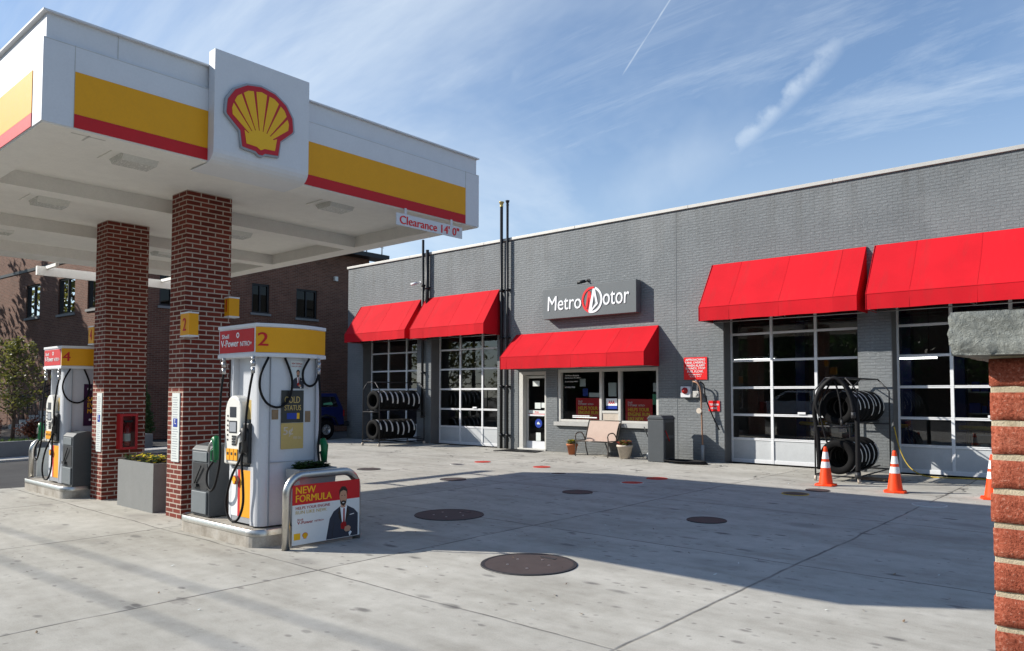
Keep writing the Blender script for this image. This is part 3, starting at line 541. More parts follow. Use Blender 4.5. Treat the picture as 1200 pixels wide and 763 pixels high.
awning(-8.38, -4.76, 4.92, 3.78, 3.45, .78, 'red awning over the third bay door, right of the shop')
awning(-4.58, -.85, 4.92, 3.78, 3.45, .78, 'rightmost red awning, partly behind the near brick pillar')
# shop sign
T = thing('shop_sign', (-12, YF, 3.86), 'grey rectangular shop sign with white and red lettering', 'sign')
make('sign_board', B().box(-13.62, -10.45, YF-.26, YF-.02, 3.87, 4.75), 'sign_grey', T, .006)
q = B().mat(0); yy = YF-.262
text(q, 'Metro', (-13.44, yy, 4.10), X_, Z_, -Y_, 1.20, .42, .008, .012, .06); text(q, 'otor', (-11.50, yy, 4.13), X_, Z_, -Y_, .84, .37, .008, .012, .06)
cx, cz, R_ = -11.87, 4.31, .35
def arcpts(a0, a1, r, n=18): return [(r*math.cos(math.radians(a0+(a1-a0)*i/n)), r*1.06*math.sin(math.radians(a0+(a1-a0)*i/n))) for i in range(n+1)]
def ring(b, a0, a1, ro, ri): b.prism(arcpts(a0, a1, ro)+arcpts(a1, a0, ri), (cx, yy, cz), X_, Z_, -Y_, .012)
q.mat(0); ring(q, -108, 72, R_, R_-.06); q.prism([(-.12, -.33), (-.02, -.33), (.10, .31), (.03, .31)], (cx, yy, cz), X_, Z_, -Y_, .014); q.prism([(.03, .31), (.10, .31), (.20, -.12), (.14, -.15)], (cx, yy, cz), X_, Z_, -Y_, .013); q.prism([(-.08, -.33), (-.03, -.33), (.20, -.12), (.15, -.08)], (cx, yy, cz), X_, Z_, -Y_, .0125)
q.mat(1); ring(q, 78, 252, R_, R_-.06); q.prism([(-.22, -.20), (-.16, -.24), (-.08, .20), (-.13, .25)], (cx, yy, cz), X_, Z_, -Y_, .014); q.prism([(-.13, .25), (-.07, .25), (-.0, -.10), (-.05, -.14)], (cx, yy, cz), X_, Z_, -Y_, .013); q.prism([(-.07, .20), (-.04, .24), (-.02, -.1), (-.09, -.3), (-.12, -.27)], (cx, yy, cz), X_, Z_, -Y_, .0125)
make('lettering', q, ['sign_white', 'sign_red'], T)
# wall pipes
def pipe(x, z0, z1, r, lb, cap=None):
    T = thing('vent_pipe', (x, YF-.09, z0), lb, 'pipe', 'black pipes on the grey wall'); make('pipe_tube', B().tube([(x, YF-.09, z0), (x, YF-.09, z1)], r, 12), 'black_metal', T)
    f = B(); z = max(z0, .4)
    while z < 6.3: make('pipe_clamp', B().box(x-r-.02, x+r+.02, YF-.10-r*.2, YF-.002, z, z+.04).tube([(x, YF-.09, z-.03), (x, YF-.09, z+.06)], r*1.25, 10), 'black_metal', T); z += 1.5
    if cap: make('pipe_cap', B().cyl((x, YF-.09, z1), r*1.1, .05).cyl((x, YF-.09, z1+.05), r*.8, .09, r2=r*1.6).cyl((x, YF-.09, z1+.14), r*1.6, .02), cap, T)
pipe(-15.42, 0, 7.55, .05, 'tall black vent pipe with brass cap, left of the shop door', 'brass'); pipe(-15.17, 0, 7.55, .04, 'thinner tall black vent pipe nearest the shop door', 'black_metal')
pipe(-19.05, .9, 7.0, .045, 'black pipe rising between the two left awnings', None); pipe(-18.83, 3.8, 6.62, .06, 'short black pipe ending at roof height between the left awnings', None)
for x, z, lb in ((-12.25, 4.86, 'small dark camera on the wall above the shop sign'), (-19.35, 5.5, 'small pale camera on the wall above the left awnings')):
    T = thing('security_camera', (x, YF, z), lb, 'camera', 'cameras on the grey wall'); make('camera_body', B().tube([(x-.16, YF-.22, z-.02), (x+.06, YF-.14, z+.02)], .045, 10), 'black_metal' if x > -15 else 'white', T); make('camera_bracket', B().tube([(x, YF-.18, z), (x+.08, YF, z+.05)], .018, 8).cyl((x+.08, YF-.02, z+.05), .05, .02, 'y', 12), 'black_metal' if x > -15 else 'white', T)
# red signs
T = thing('overfill_sign', (-9.19, YF-.02, 2.05), 'larger red warning sign with white lettering beside the low awning', 'sign'); make('sign_plate', B().box(-9.19, -8.55, YF-.025, YF-.01, 2.05, 2.62), 'sign_red', T); q = B()
for i, (t, wd, h) in enumerate((('APPROACHING', .54, .055), ('TANK OVERFILL.', .58, .055), ('WHEN ALARM', .5, .055), ('SOUNDS, STOP', .54, .055), ('FUEL FLOW.', .44, .055), ('IN EMERGENCY', .36, .03), ('CALL 911', .3, .03))): text(q, t, (-8.87-wd/2, YF-.028, (2.53, 2.455, 2.38, 2.305, 2.23, 2.165, 2.115)[i]), X_, Z_, -Y_, wd, h, .03, .002)
make('lettering', q, 'sign_white', T)
T = thing('small_warning_sign', (-8.5, YF-.02, 1.26), 'small red sign behind the brown standpipe', 'sign'); make('sign_plate', B().box(-8.52, -8.22, YF-.022, YF-.01, 1.26, 1.52), 'sign_red', T); q = B(); text(q, 'TEST ALARM', (-8.49, YF-.025, 1.40), X_, Z_, -Y_, .24, .05, .03); text(q, 'HERE', (-8.45, YF-.025, 1.31), X_, Z_, -Y_, .16, .05, .03); make('lettering', q, 'sign_white', T)
T = thing('alarm_box', (-9.1, YF, 1.6), 'white alarm box with round red lamp left of the conduit', 'alarm'); make('box_case', B().box(-9.24, -8.97, YF-.12, YF-.005, 1.60, 1.88), 'white', T, .008); make('beacon', B().lathe([(.0001, -.07), (.05, -.06), (.08, -.02), (.085, 0)], (-9.12, YF-.12, 1.77), 'y', 20), 'tail', T)
T = thing('switch_box', (-8.86, YF, 1.62), 'small grey switch box right of the red alarm lamp', 'box'); make('box_case', B().box(-8.90, -8.74, YF-.12, YF-.005, 1.60, 1.76).cyl((-8.82, YF-.14, 1.68), .045, .03, 'y', 14), 'coping', T, .006); make('conduit', B().curve([(-8.95, YF-.05, 1.88), (-8.93, YF-.05, 1.98), (-8.86, YF-.06, 2.03), (-8.80, YF-.06, 1.98), (-8.80, YF-.06, 1.76)], .016), 'alloy', T)
T = thing('air_standpipe', (-8.6, YF-.22, 0), 'brown standpipe with curved top against the grey wall', 'standpipe'); make('standpipe_tube', B().curve([(-8.60, YF-.2, .3), (-8.62, YF-.2, 1.2), (-8.64, YF-.2, 1.75), (-8.72, YF-.2, 1.95), (-8.86, YF-.16, 2.0), (-8.92, YF-.02, 2.0)], .022), 'copper', T)
make('pipe_base', B().tube([(-8.60, YF-.2, 0), (-8.60, YF-.2, .42)], .038, 12), 'pot', T); make('gauge', B().cyl((-8.66, YF-.27, 1.27), .07, .05, 'y', 18), 'pot_white', T); make('shadow_line', B().curve([(-8.66, YF-.2, 2.0), (-8.56, YF-.18, 1.9), (-8.53, YF-.16, 1.6), (-8.40, YF-.1, 1.2), (-8.22, YF-.06, .8)], .016), 'rubber', T)  # the thin black tube stands in for a leaning shadow on the wall
b = B()
for k in range(5): b.curve([(-8.55+(.42+.03*k)*math.cos(t*.6283+k)-.05*k, 16.42+(.2+.02*k)*math.sin(t*.6283+k), .02+.012*k) for t in range(11)], .014, 6, 4)
solo('air_hose', b, 'rubber', (-8.6, 16.4, 0), 'black air hose coiled on the ground right of the dark bin', 'hose')

# ------------------------------------------------------------------ brick building at left
AX = -27.9; AY = 10.95
T = thing('brick_building', (AX, AY, 0), 'two storey dark brown brick building behind the canopy', 'building')
ang = math.radians(4); ux = Vector((-math.cos(ang), -math.sin(ang), 0)); uy = Vector((0, 1, 0))
def facep(o, u, b, L, z0, z1, ops, nrm, th=.25):
    xs = sorted({0, L, *[v for q in ops for v in q[:2]]}); zs = sorted({z0, z1, *[v for q in ops for v in q[2:]]})
    P = lambda s, z, d=0: Vector(o)+u*s+Z_*z-nrm*d
    for i in range(len(xs)-1):
        for j in range(len(zs)-1):
            cx_, cz_ = (xs[i]+xs[i+1])/2, (zs[j]+zs[j+1])/2
            if any(q[0] < cx_ < q[1] and q[2] < cz_ < q[3] for q in ops): continue
            b.quad(P(xs[i], zs[j]), P(xs[i+1], zs[j]), P(xs[i+1], zs[j+1]), P(xs[i], zs[j+1]))
    for a, c, d, e in ops:
        b.quad(P(a, d), P(a, e), P(a, e, th), P(a, d, th)); b.quad(P(c, d), P(c, e), P(c, e, th), P(c, d, th)); b.quad(P(a, d), P(c, d), P(c, d, th), P(a, d, th)); b.quad(P(a, e), P(c, e), P(c, e, th), P(a, e, th))
e_ops = [(4.92, 5.72, 5.0, 6.22), (7.0, 8.05, 4.95, 6.22), (1.2, 2.1, 4.95, 6.2), (4.9, 5.9, 1.5, 3.2)]
s_ops = [(1.62, 3.0, 4.9, 6.25), (4.1, 5.6, 4.85, 6.3), (7.4, 8.8, 4.9, 6.3), (.9, 2.0, .6, 3.0), (3.9, 5.2, 1.5, 3.1)]
b = B(); facep((AX, AY, 0), Y_, b, 10.9, 0, 8.0, e_ops, X_); nS = Vector((math.sin(ang), -math.cos(ang), 0)); facep((AX, AY, 0), ux, b, 14, 0, 8.0, s_ops, nS)
b.quad((AX, AY+10.9, 0), (AX-14, AY+10.9, 0), (AX-14, AY+10.9, 8), (AX, AY+10.9, 8)); p = Vector((AX, AY, 0))+ux*14; b.quad(p, (AX-14, AY+10.9, 0), (AX-14, AY+10.9, 8), p+Z_*8)
b.add([(AX, AY, 7.7), (AX, AY+10.9, 7.7), (AX-14, AY+10.9, 7.7), tuple(p+Z_*7.7)], [(0, 1, 2, 3)]); make('wall', b, 'brick_brown', T, recalc=False)
def window2(o, u, nrm, q):
    a, c, d, e = q; P = lambda s, z, dd: Vector(o)+u*s+Z_*z-nrm*dd; f = B()
    def bar(s0, s1, z0, z1, d0=.05, d1=.15): 
        A = [P(s, z, dd) for dd in (d0, d1) for z in (z0, z1) for s in (s0, s1)]; f.add(A, [(0, 1, 3, 2), (4, 6, 7, 5), (0, 4, 5, 1), (2, 3, 7, 6), (0, 2, 6, 4), (1, 5, 7, 3)], False)
    bar(a, a+.07, d, e); bar(c-.07, c, d, e); bar(a+.07, c-.07, d, d+.07); bar(a+.07, c-.07, e-.07, e); m_ = (a+c)/2; bar(m_-.03, m_+.03, d+.07, e-.07, .06, .14)
    W = make('window', f, 'black_metal', T); make('pane', B().quad(P(a+.03, d+.03, .11), P(c-.03, d+.03, .11), P(c-.03, e-.03, .11), P(a+.03, e-.03, .11)).quad(P(a, d, .24), P(c, d, .24), P(c, e, .24), P(a, e, .24)), 'dark_glass', W, recalc=False)
    f = B(); A = [P(s, z, dd) for dd in (-.06, .05) for z in (d-.09, d) for s in (a-.06, c+.06)]; f.add(A, [(0, 1, 3, 2), (4, 6, 7, 5), (0, 4, 5, 1), (2, 3, 7, 6), (0, 2, 6, 4), (1, 5, 7, 3)], False); make('sill', f, 'planter', W)
for q in e_ops: window2((AX, AY, 0), Y_, X_, q)
for q in s_ops: window2((AX, AY, 0), ux, nS, q)
f = B(); f.box(AX-.3, AX+.62, AY+7.2, AY+11.6, 8.0, 8.2); make('roof_overhang', f, 'black_metal', T)
f = B(); f.prism([(-.05, -.02), (14, -.02), (14, .25), (-.05, .25)], (AX, AY, 8.0), ux, -nS, Z_, .1); f.box(AX-.22, AX+.05, AY, AY+7.2, 8.0, 8.1); f.prism([(-.03, -.03), (14, -.03), (14, .0), (-.03, .0)], (AX, AY, 6.9), ux, -nS, Z_, .12); make('parapet_trim', f, 'black_metal', T)
f = B()
for k in range(5): f.tube([(AX+.3, AY+7.8+k*.9, 8.2), (AX+.3, AY+7.8+k*.9, 9.0)], .03, 6)
f.tube([(AX+.3, AY+7.7, 9.0), (AX+.3, AY+11.5, 9.0)], .03, 6).tube([(AX+.3, AY+7.7, 8.6), (AX+.3, AY+11.5, 8.6)], .015, 6); make('roof_railing', f, 'pot', T)
f = B(); f.box(AX+.005, AX+.14, AY+5.9+3.0, AY+6.05+3.0, 6.75, 6.95); make('wall_lamp', f, 'lens', T)
# entrance steps and railing
o = Vector((AX, AY, 0))+ux*3.2+nS*0
T = thing('entrance_steps', tuple(o+nS*1), 'grey entrance steps with thin rails at the lit brick wall', 'steps'); f = B()
for k in range(5): f.prism([(0, 0), (2.2, 0), (2.2, .34*(5-k)), (0, .34*(5-k))], o+Z_*(.33+.17*k), ux, nS, Z_, .17)
make('stair_block', f, 'kerb', T)
for s in (0, 1.1, 2.2):
    f = B()
    pts = [(o+ux*s+nS*(.1), 1.18), (o+ux*s+nS*1.75, .35)]; f.tube([pts[0][0]+Z_*(pts[0][1]+.95), pts[1][0]+Z_*(pts[1][1]+.95)], .02, 6)
    for t in range(7): q0 = pts[0][0].lerp(pts[1][0], t/6); z = pts[0][1]+(pts[1][1]-pts[0][1])*t/6; f.tube([q0+Z_*z, q0+Z_*(z+.95)], .01, 5)
    make('handrail', f, 'black_metal', T)
f = B()
for t in range(14): q0 = o+ux*(2.2+.12*t)+nS*.8; f.tube([q0+Z_*.33, q0+Z_*1.6], .01, 5)
f.tube([o+ux*2.2+nS*.8+Z_*1.6, o+ux*3.9+nS*.8+Z_*1.6], .02, 6); make('landing_rail', f, 'black_metal', T)

# ------------------------------------------------------------------ foliage
def leaves(b, c, rad, n, size, seed=0, fill=.4, thr=.0):
    R = random.Random(seed); c = Vector(c); k = 0; tries = 0
    while k < n and tries < n*12:
        tries += 1
        d = Vector((R.gauss(0, 1), R.gauss(0, 1), R.gauss(0, 1))).normalized(); r = R.uniform(fill, 1)**.6
        p = Vector((d.x*rad[0], d.y*rad[1], d.z*rad[2]))*r+c
        if thr and noise.noise(p*2.3+Vector((seed, 0, 0))) < thr-.25: continue
        s = size*R.uniform(.6, 1.3); a = Vector((R.gauss(0, 1), R.gauss(0, 1), R.gauss(0, .6))).normalized(); e = a.cross(Vector((R.gauss(0, 1), R.gauss(0, 1), R.gauss(0, 1)))).normalized()
        b.add([p-a*s, p+e*s*.45, p+a*s, p-e*s*.45], [(0, 1, 2, 3)], False); k += 1
def tree(loc, h, rad, label, seed, n=3600, size=.07, m='leaf', tr=.06, group=None, z0=.38):
    T = thing('deciduous_tree', loc, label, 'tree', group); R = random.Random(seed); L = Vector(loc); t = B(); c = B()
    top = L+Vector((R.uniform(-.1, .1), R.uniform(-.1, .1), h*.9)); t.tube(smooth_path([L, L+Vector((.05, .03, h*.3)), L+Vector((-.04, .05, h*.6)), top], 5), [tr*(1-.8*i/15) for i in range(16)], 8)
    nb = int(16*h**.3)
    for i in range(nb):
        z = h*(z0+(.93-z0)*i/nb); a = i*2.4+R.uniform(-.4, .4); ln = rad*(1-.55*(i/nb)**1.5)*R.uniform(.75, 1.1); s = L+Vector((0, 0, z)); e = s+Vector((math.cos(a)*ln, math.sin(a)*ln, ln*.65)); md = s.lerp(e, .5)+Vector((0, 0, -.06*ln))
        t.tube(smooth_path([s, md, e], 4), [tr*.42*(1-.85*k/8) for k in range(9)], 5)
        for q in range(4):
            f_ = .35+.22*q; cc = s.lerp(e, f_)+Vector((R.uniform(-.1, .1), R.uniform(-.1, .1), R.uniform(-.05, .12)))*ln
            leaves(c, cc, (ln*.34, ln*.34, ln*.26), n//(nb*4), size, seed*100+i*7+q, .1)
    leaves(c, top, (rad*.4, rad*.4, h*.1), n//14, size, seed+5, .1)
    make('trunk', t, 'bark', T); make('crown', c, m, T, recalc=False); return T
tree((-24.0, 4.9, .33), 4.0, 1.0, 'slender young tree at the left edge before the brick building', 3, 2300, .062)
tree((-25.4, 6.9, .33), 3.0, .9, 'bushy small tree in the bed before the lit brick wall', 9, 1900, .058, z0=.2)
tree((-41.5, 5.0, .0), 11.5, 3.3, 'tall tree left of the brick building, outside the forecourt', 5, 6500, .20, tr=.2, z0=.25)
tree((-35.0, 1.8, .0), 8.0, 2.9, 'broad tree added out of view to shade the lower brick wall', 6, 2600, .16, tr=.16, z0=.2)  # unseen tree added to cast shade on the lower brick wall
def shrub(loc, r, h, label, seed, m, n, size, cone=False, name='shrub'):
    T = thing(name, loc, label, 'shrub', None); L = Vector(loc); R = random.Random(seed); t = B(); c = B()
    for i in range(6): a = i*1.05; t.tube([L, L+Vector((math.cos(a)*r*.5, math.sin(a)*r*.5, h*.6))], [.018, .006], 5)
    make('stem', t, 'bark', T)
    if cone:
        for i in range(26): f = i/26; rr_ = r*(1-f)**.75*.9+.02; leaves(c, L+Vector((R.uniform(-.04, .04), R.uniform(-.04, .04), h*(.08+.92*f))), (rr_, rr_, h*.06), int(n*(rr_/r)/14), size, seed+i, .55)
    else:
        for i in range(9): a = R.uniform(0, 6.3); q = R.uniform(0, .6)*r; leaves(c, L+Vector((math.cos(a)*q, math.sin(a)*q, h*R.uniform(.35, .75))), (r*.5, r*.5, h*.3), n//9, size, seed+i, .2)
    make('foliage', c, m, T, recalc=False); return T
shrub((-24.9, 10.65-.25, .33), .42, 1.75, 'pointed green evergreen shrub between the two brick columns', 11, 'leaf_dark', 4200, .035, True, 'evergreen_shrub')
shrub((-27.2, 10.0, .33), .4, 1.0, 'low dark green shrub right of the pointed evergreen', 12, 'leaf_dark', 900, .04)
for i, (x, y, lb) in enumerate(((-24.0, 6.0, 'nearest reddish shrub in the bed at the left edge'), (-24.6, 7.2, 'middle reddish shrub in the bed behind the low wall'), (-25.3, 8.5, 'farthest reddish shrub, beside pump number four'), (-24.3, 4.2, 'reddish shrub at the left picture edge under the young tree'))): shrub((x, y, .33), .55, .75, lb, 30+i, 'leaf_red', 1300, .04)

# ------------------------------------------------------------------ canopy
CX0, CX1, CY0, CY1, CZ, CT = -16.4, -7.95, 2.32, 8.35, 4.27, 5.35
T = thing('fuel_canopy', (-12, 5.3, 0), 'white flat fuel canopy with yellow and red bands on two brick columns', 'canopy')
zs = 5.10
b = B(); b.box(CX0, CX1, CY0, CY1, 4.62, zs); b.box(CX0+.03, CX1-.03, CY0+.03, CY1-.03, zs, CT); b.box(CX0-.0, CX1+.012, CY0-.012, CY1+.0, CT, CT+.018)
for x0, x1, y0, y1 in ((CX0, CX0+.08, CY0, CY1), (CX1-.08, CX1, CY0, CY1), (CX0+.08, CX1-.08, CY0, CY0+.08), (CX0+.08, CX1-.08, CY1-.08, CY1)): b.box(x0, x1, y0, y1, CZ+.012, 4.62)
make('fascia', b, 'white', T, recalc=False)
b = B(); CE = 4.46
for x0, x1, y0, y1 in ((CX0+.012, CX0+.7, CY0+.012, CY1-.012), (CX1-.4, CX1-.012, CY0+.012, CY1-.012), (CX0+.7, CX1-.4, CY0+.012, CY0+.32), (CX0+.7, CX1-.4, CY1-.32, CY1-.012), (-10.97, -10.67, CY0+.32, CY1-.32), (-13.67, -13.35, CY0+.32, CY1-.32)): b.box(x0, x1, y0, y1, CZ, 4.6)
b.box(CX0+.7, CX1-.4, CY0+.32, CY1-.32, CE, 4.6); make('soffit', b, 'soffit', T, recalc=False)
# end fascia bands (+X face) and long side bands
b = B()
for y0, y1 in ((2.60, 3.955), (5.17, 8.05)): b.box(CX1-.002, CX1+.006, y0, y1, 4.42, 4.84)
b.box(CX0+.3, CX1-.28, CY0-.006, CY0+.002, 4.42, 4.84); b.box(CX0+.3, CX1-.28, CY1-.002, CY1+.006, 4.42, 4.84); make('yellow_band', b, 'yellow', T)
b = B()
for y0, y1 in ((2.60, 3.955), (5.17, 8.05)): b.box(CX1-.002, CX1+.007, y0, y1, 4.285, 4.417)
b.box(CX0+.3, CX1-.28, CY0-.007, CY0+.002, 4.285, 4.417); b.box(CX0+.3, CX1-.28, CY1-.002, CY1+.007, 4.285, 4.417); make('red_band', b, 'red', T)
b = B(); b.box(CX1, CX1+.003, 2.595, 2.600, 4.28, zs); b.box(CX1-.03, CX1-.026, 3.0, 3.006, zs, CT); b.box(CX1, CX1+.003, 8.052, 8.058, 4.28, zs); b.box(CX1+.0, CX1+.0015, CY0+.01, CY1-.01, zs-.012, zs-.006); b.box(CX1-.3, CX1-.1, CY0+.45, CY0+.47, CZ-.002, CZ); b.box(CX1-.14, CX1-.12, CY0+.3, CY0+.62, CZ-.002, CZ); make('panel_seam', b, 'coping', T)
# logo panel: rounded bottom turning under
b = B(); X1 = CX1+.14; pts = [(X1, 5.52)]+[(X1-.17+.17*math.cos(t), 4.40+.15*math.sin(t)-.0) for t in [0, -.3, -.6, -.9, -1.2, -1.57]]+[(CX1-.40, 4.245), (CX1-.40, 4.262), (CX1-.02, 4.262), (CX1+.004, 4.29), (CX1+.004, 5.5)]
pts = pts[:-1]+[(CX1+.004, 5.52)]
b.prism([(p[0], p[1]) for p in pts], (0, 3.955, 0), X_, Z_, Y_, 1.215); LP = make('logo_panel', b, 'white', T, .004)
# scallop emblem
def shell(b, x, yc, zc, sw, sh, n=X_, u=Y_):
    o = Vector(x) if not isinstance(x, (int, float)) else Vector((x, yc, zc))
    def S(f, sc=1): return [(px_*sw*sc, pz*sh*sc) for px_, pz in f]
    outer = []
    for i in range(25): a = math.radians(-8+196*i/24); k = 1+.012*math.cos(i*math.pi*8/12); outer.append((.5*k*math.cos(a), .06+.44*k*math.sin(a)))
    outer = outer[:]+[(-.49, -.03), (-.30, -.21), (-.27, -.43), (-.07, -.45), (-.03, -.485), (.03, -.485), (.07, -.45), (.27, -.43), (.30, -.21), (.49, -.03)]
    b.mat(0).prism(S([(p[0]*1.06, p[1]*1.06) for p in outer]), o, u, Z_, n, .035); b.mat(1).prism(S(outer), o, u, Z_, n, .042)
    fc = (0, -.36)
    for k in range(7):
        a0 = math.radians(38+104*k/7+1.5); a1 = math.radians(38+104*(k+1)/7-1.5); P = []
        def edge(a):
            d = (math.cos(a), math.sin(a)); t = .0
            while True:
                q = (fc[0]+d[0]*t, fc[1]+d[1]*t); r = math.hypot(q[0]/.43, (q[1]-.055)/.375)
                if (r >= 1 and t > .2) or t > 1.2: return t
                t += .004
        am = (a0+a1)/2; e0, em, e1 = edge(a0), edge(am), edge(a1)
        r0 = .10
        f = lambda a, r: (fc[0]+math.cos(a)*r, fc[1]+math.sin(a)*r)
        b.mat(2).prism(S([f(a0, r0), f(a0, e0*.985), f(am, em*1.0), f(a1, e1*.985), f(a1, r0)]), o, u, Z_, n, .046)
    base = [(-.215, -.375), (-.06, -.385), (0, -.42), (.06, -.385), (.215, -.375), (.245, -.19)]+[(.235*math.cos(math.radians(a)), -.34+.20*math.sin(math.radians(a))) for a in range(36, 145, 12)]+[(-.245, -.19)]
    b.mat(2).prism(S(base), o, u, Z_, n, .0465)
b = B(); shell(b, X1+.002, 4.50, 4.83, .84, .80); make('emblem', b, ['logo_grey', 'logo_red', 'logo_yellow'], LP)
# ceiling lights
b0 = None
for x, y in ((-9.06, 3.62), (-9.04, 6.45), (-11.95, 3.62), (-11.9, 6.45), (-14.6, 3.66), (-14.6, 6.45)):
    L_ = make('soffit_lamp', B().box(x-.30, x+.30, y-.30, y+.30, CE-.015, CE), 'soffit', T, .004, loc=(x, y, CE)); make('lens', B().prism([(-.22, 0), (.22, 0), (.14, .075), (-.14, .075)], (x, y-.2, CE-.015), X_, -Z_, Y_, .4), 'lens', L_, .004)
for (x0, x1), nm in (((-10.36, -9.91), 'B'), ((-13.07, -12.62), 'A')):
    C_ = tag(make('column', B().box(x0, x1, 4.66, 5.31, -.01, 4.465), 'brick_col', T, .004, loc=(x0, 4.66, 0)), 'red brick column %s' % ('nearer the front pump' if nm == 'B' else 'carrying the fire extinguisher'))
make('hanging_bar', B().box(-17.03, -16.95, 4.95, 8.2, 4.07, 4.25).box(-16.95, -16.38, 5.1, 5.16, 4.2, 4.26).box(-16.94, -16.38, 7.4, 7.46, 4.2, 4.26), 'soffit', T)
T = thing('clearance_sign', (-7.93, 7.3, 4.0), 'white hanging board giving the canopy clearance in red', 'sign'); make('sign_board', B().box(-7.93, -7.915, 6.66, 7.95, 4.03, 4.20), 'white', T); q = B(); text(q, "Clearance 14' 0\"", (-7.913, 6.72, 4.055), Y_, Z_, X_, 1.16, .12, .045); make('lettering', q, 'sign_red', T)
make('hanger', B().box(-7.935, -7.93, 6.82, 6.86, 4.2, 4.29).box(-7.935, -7.93, 7.72, 7.76, 4.2, 4.29), 'white', T)
# numbered signs, instruction strips, extinguisher
def numsign(x, y, z, num, lb, w_=.24, d_=.13, h=.29):
    T = thing('number_sign', (x, y, z), lb, 'sign', 'pump number signs on the columns'); make('sign_case', B().mat(0).box(x, x+w_, y, y+d_, z, z+h).mat(1).box(x-.004, x+w_+.004, y-.004, y+d_+.004, z+h, z+h+.02).box(x-.004, x+w_+.004, y-.004, y+d_+.004, z-.02, z), ['yellow', 'white'], T)
    q = B(); text(q, num, (x+w_*.32, y-.003, z+.06), X_, Z_, -Y_, w_*.36 if num != '1' else w_*.16, .17, .03); make('lettering', q, 'red', T)
numsign(-9.905, 4.60, 2.46, '2', 'yellow number 2 sign on the front brick column'); numsign(-9.905, 5.22, 2.77, '1', 'small yellow number 1 sign at the back edge of the front column', .13, .15, .25); numsign(-13.32, 4.66, 2.50, '4', 'yellow number 4 sign on the rear brick column', .22, .12, .27)
for x0, x1, lb in ((-10.21, -9.99, 'white instruction strip on the front brick column'), (-12.86, -12.66, 'white instruction strip on the rear brick column')):
    T = thing('instruction_strip', (x0, 4.65, .75), lb, 'sign', 'white strips on the columns'); make('strip_plate', B().box(x0, x1, 4.648, 4.659, .76, 1.69), 'paper', T); q = B()
    for k in range(26):
        if 13 <= k <= 16: continue
        q.box(x0+.03, x1-.03-random.uniform(0, .05), 4.646, 4.648, .80+k*.033, .808+k*.033)
    make('print', q, 'logo_grey', T); q = B(); q.box(x0+.05, x1-.05, 4.645, 4.648, 1.23, 1.345); make('pictogram', q, 'blue', T)
    q = B(); q.lathe([(.0001, 0), (.012, 0)], ((x0+x1)/2-.01, 4.644, 1.325), 'y', 10, False).box((x0+x1)/2-.016, (x0+x1)/2-.006, 4.643, 4.645, 1.27, 1.312).box((x0+x1)/2-.01, (x0+x1)/2+.025, 4.643, 4.645, 1.27, 1.28); make('pictogram_mark', q, 'sign_white', T)
T = thing('extinguisher_cabinet', (-12.62, 4.99, .8), 'red fire extinguisher cabinet on the rear brick column', 'cabinet'); f = B(); x = -12.618
f.box(x, x+.16, 4.86, 4.90, .79, 1.36).box(x, x+.16, 5.09, 5.13, .79, 1.36).box(x, x+.16, 4.90, 5.09, .79, .83).box(x, x+.16, 4.90, 5.09, 1.32, 1.36).box(x, x+.01, 4.90, 5.09, .83, 1.32); make('cabinet_frame', f, 'hydrant_red', T, .003)
make('cabinet_window', B().quad((x+.15, 4.9, .83), (x+.15, 5.09, .83), (x+.15, 5.09, 1.32), (x+.15, 4.9, 1.32)), 'shop_glass', T, recalc=False); make('extinguisher', B().lathe([(.0001, 0), (.05, 0), (.055, .02), (.055, .28), (.03, .33), (.02, .34), (.02, .38), (.0001, .38)], (x+.075, 4.995, .84), 'z', 16), 'tail', T); make('extinguisher_label', B().lathe([(.0565, .08), (.0565, .2)], (x+.075, 4.995, .84), 'z', 16), 'paper', T); make('extinguisher_handle', B().box(x+.05, x+.10, 4.95, 5.07, 1.22, 1.25), 'black_metal', T)
# planter between columns
def flowers(T, x0, x1, y0, y1, z, n, mats, seed=1, h=.08):
    R = random.Random(seed)
    for mi, (m, cnt, sz) in enumerate(mats):
        q = B()
        for i in range(cnt):
            c = Vector((R.uniform(x0, x1), R.uniform(y0, y1), z+R.uniform(.01, h)))
            for k in range(4): a = k*1.57+R.uniform(-.3, .3); d = Vector((math.cos(a), math.sin(a), R.uniform(-.3, .5)))*sz; e = Vector((-math.sin(a), math.cos(a), R.uniform(-.3, .3)))*sz*.6; q.add([c, c+d*.6+e, c+d, c+d*.6-e], [(0, 1, 2, 3)])
        make(n[mi], q, m, T, recalc=False)
T = thing('rectangular_planter', (-11.3, 4.9, 0), 'grey rectangular planter of yellow and purple pansies between the columns', 'planter'); f = B(); x0, x1, y0, y1, zt = -11.95, -10.73, 4.64, 5.08, .69
f.box(x0, x1, y0, y1, 0, .6); f.box(x0, x0+.03, y0, y1, .6, zt).box(x1-.03, x1, y0, y1, .6, zt).box(x0+.03, x1-.03, y0, y0+.03, .6, zt).box(x0+.03, x1-.03, y1-.03, y1, .6, zt); make('planter_box', f, 'planter', T, recalc=False); make('soil', B().box(x0+.03, x1-.03, y0+.03, y1-.03, .6, .66), 'soil', T)
flowers(T, x0+.08, x1-.08, y0+.05, y1-.05, .68, ['leaves', 'purple_flowers', 'yellow_flowers'], [('leaf_dark', 260, .03), ('pansy_purple', 120, .03), ('pansy_yellow', 110, .032)], 4, .09)

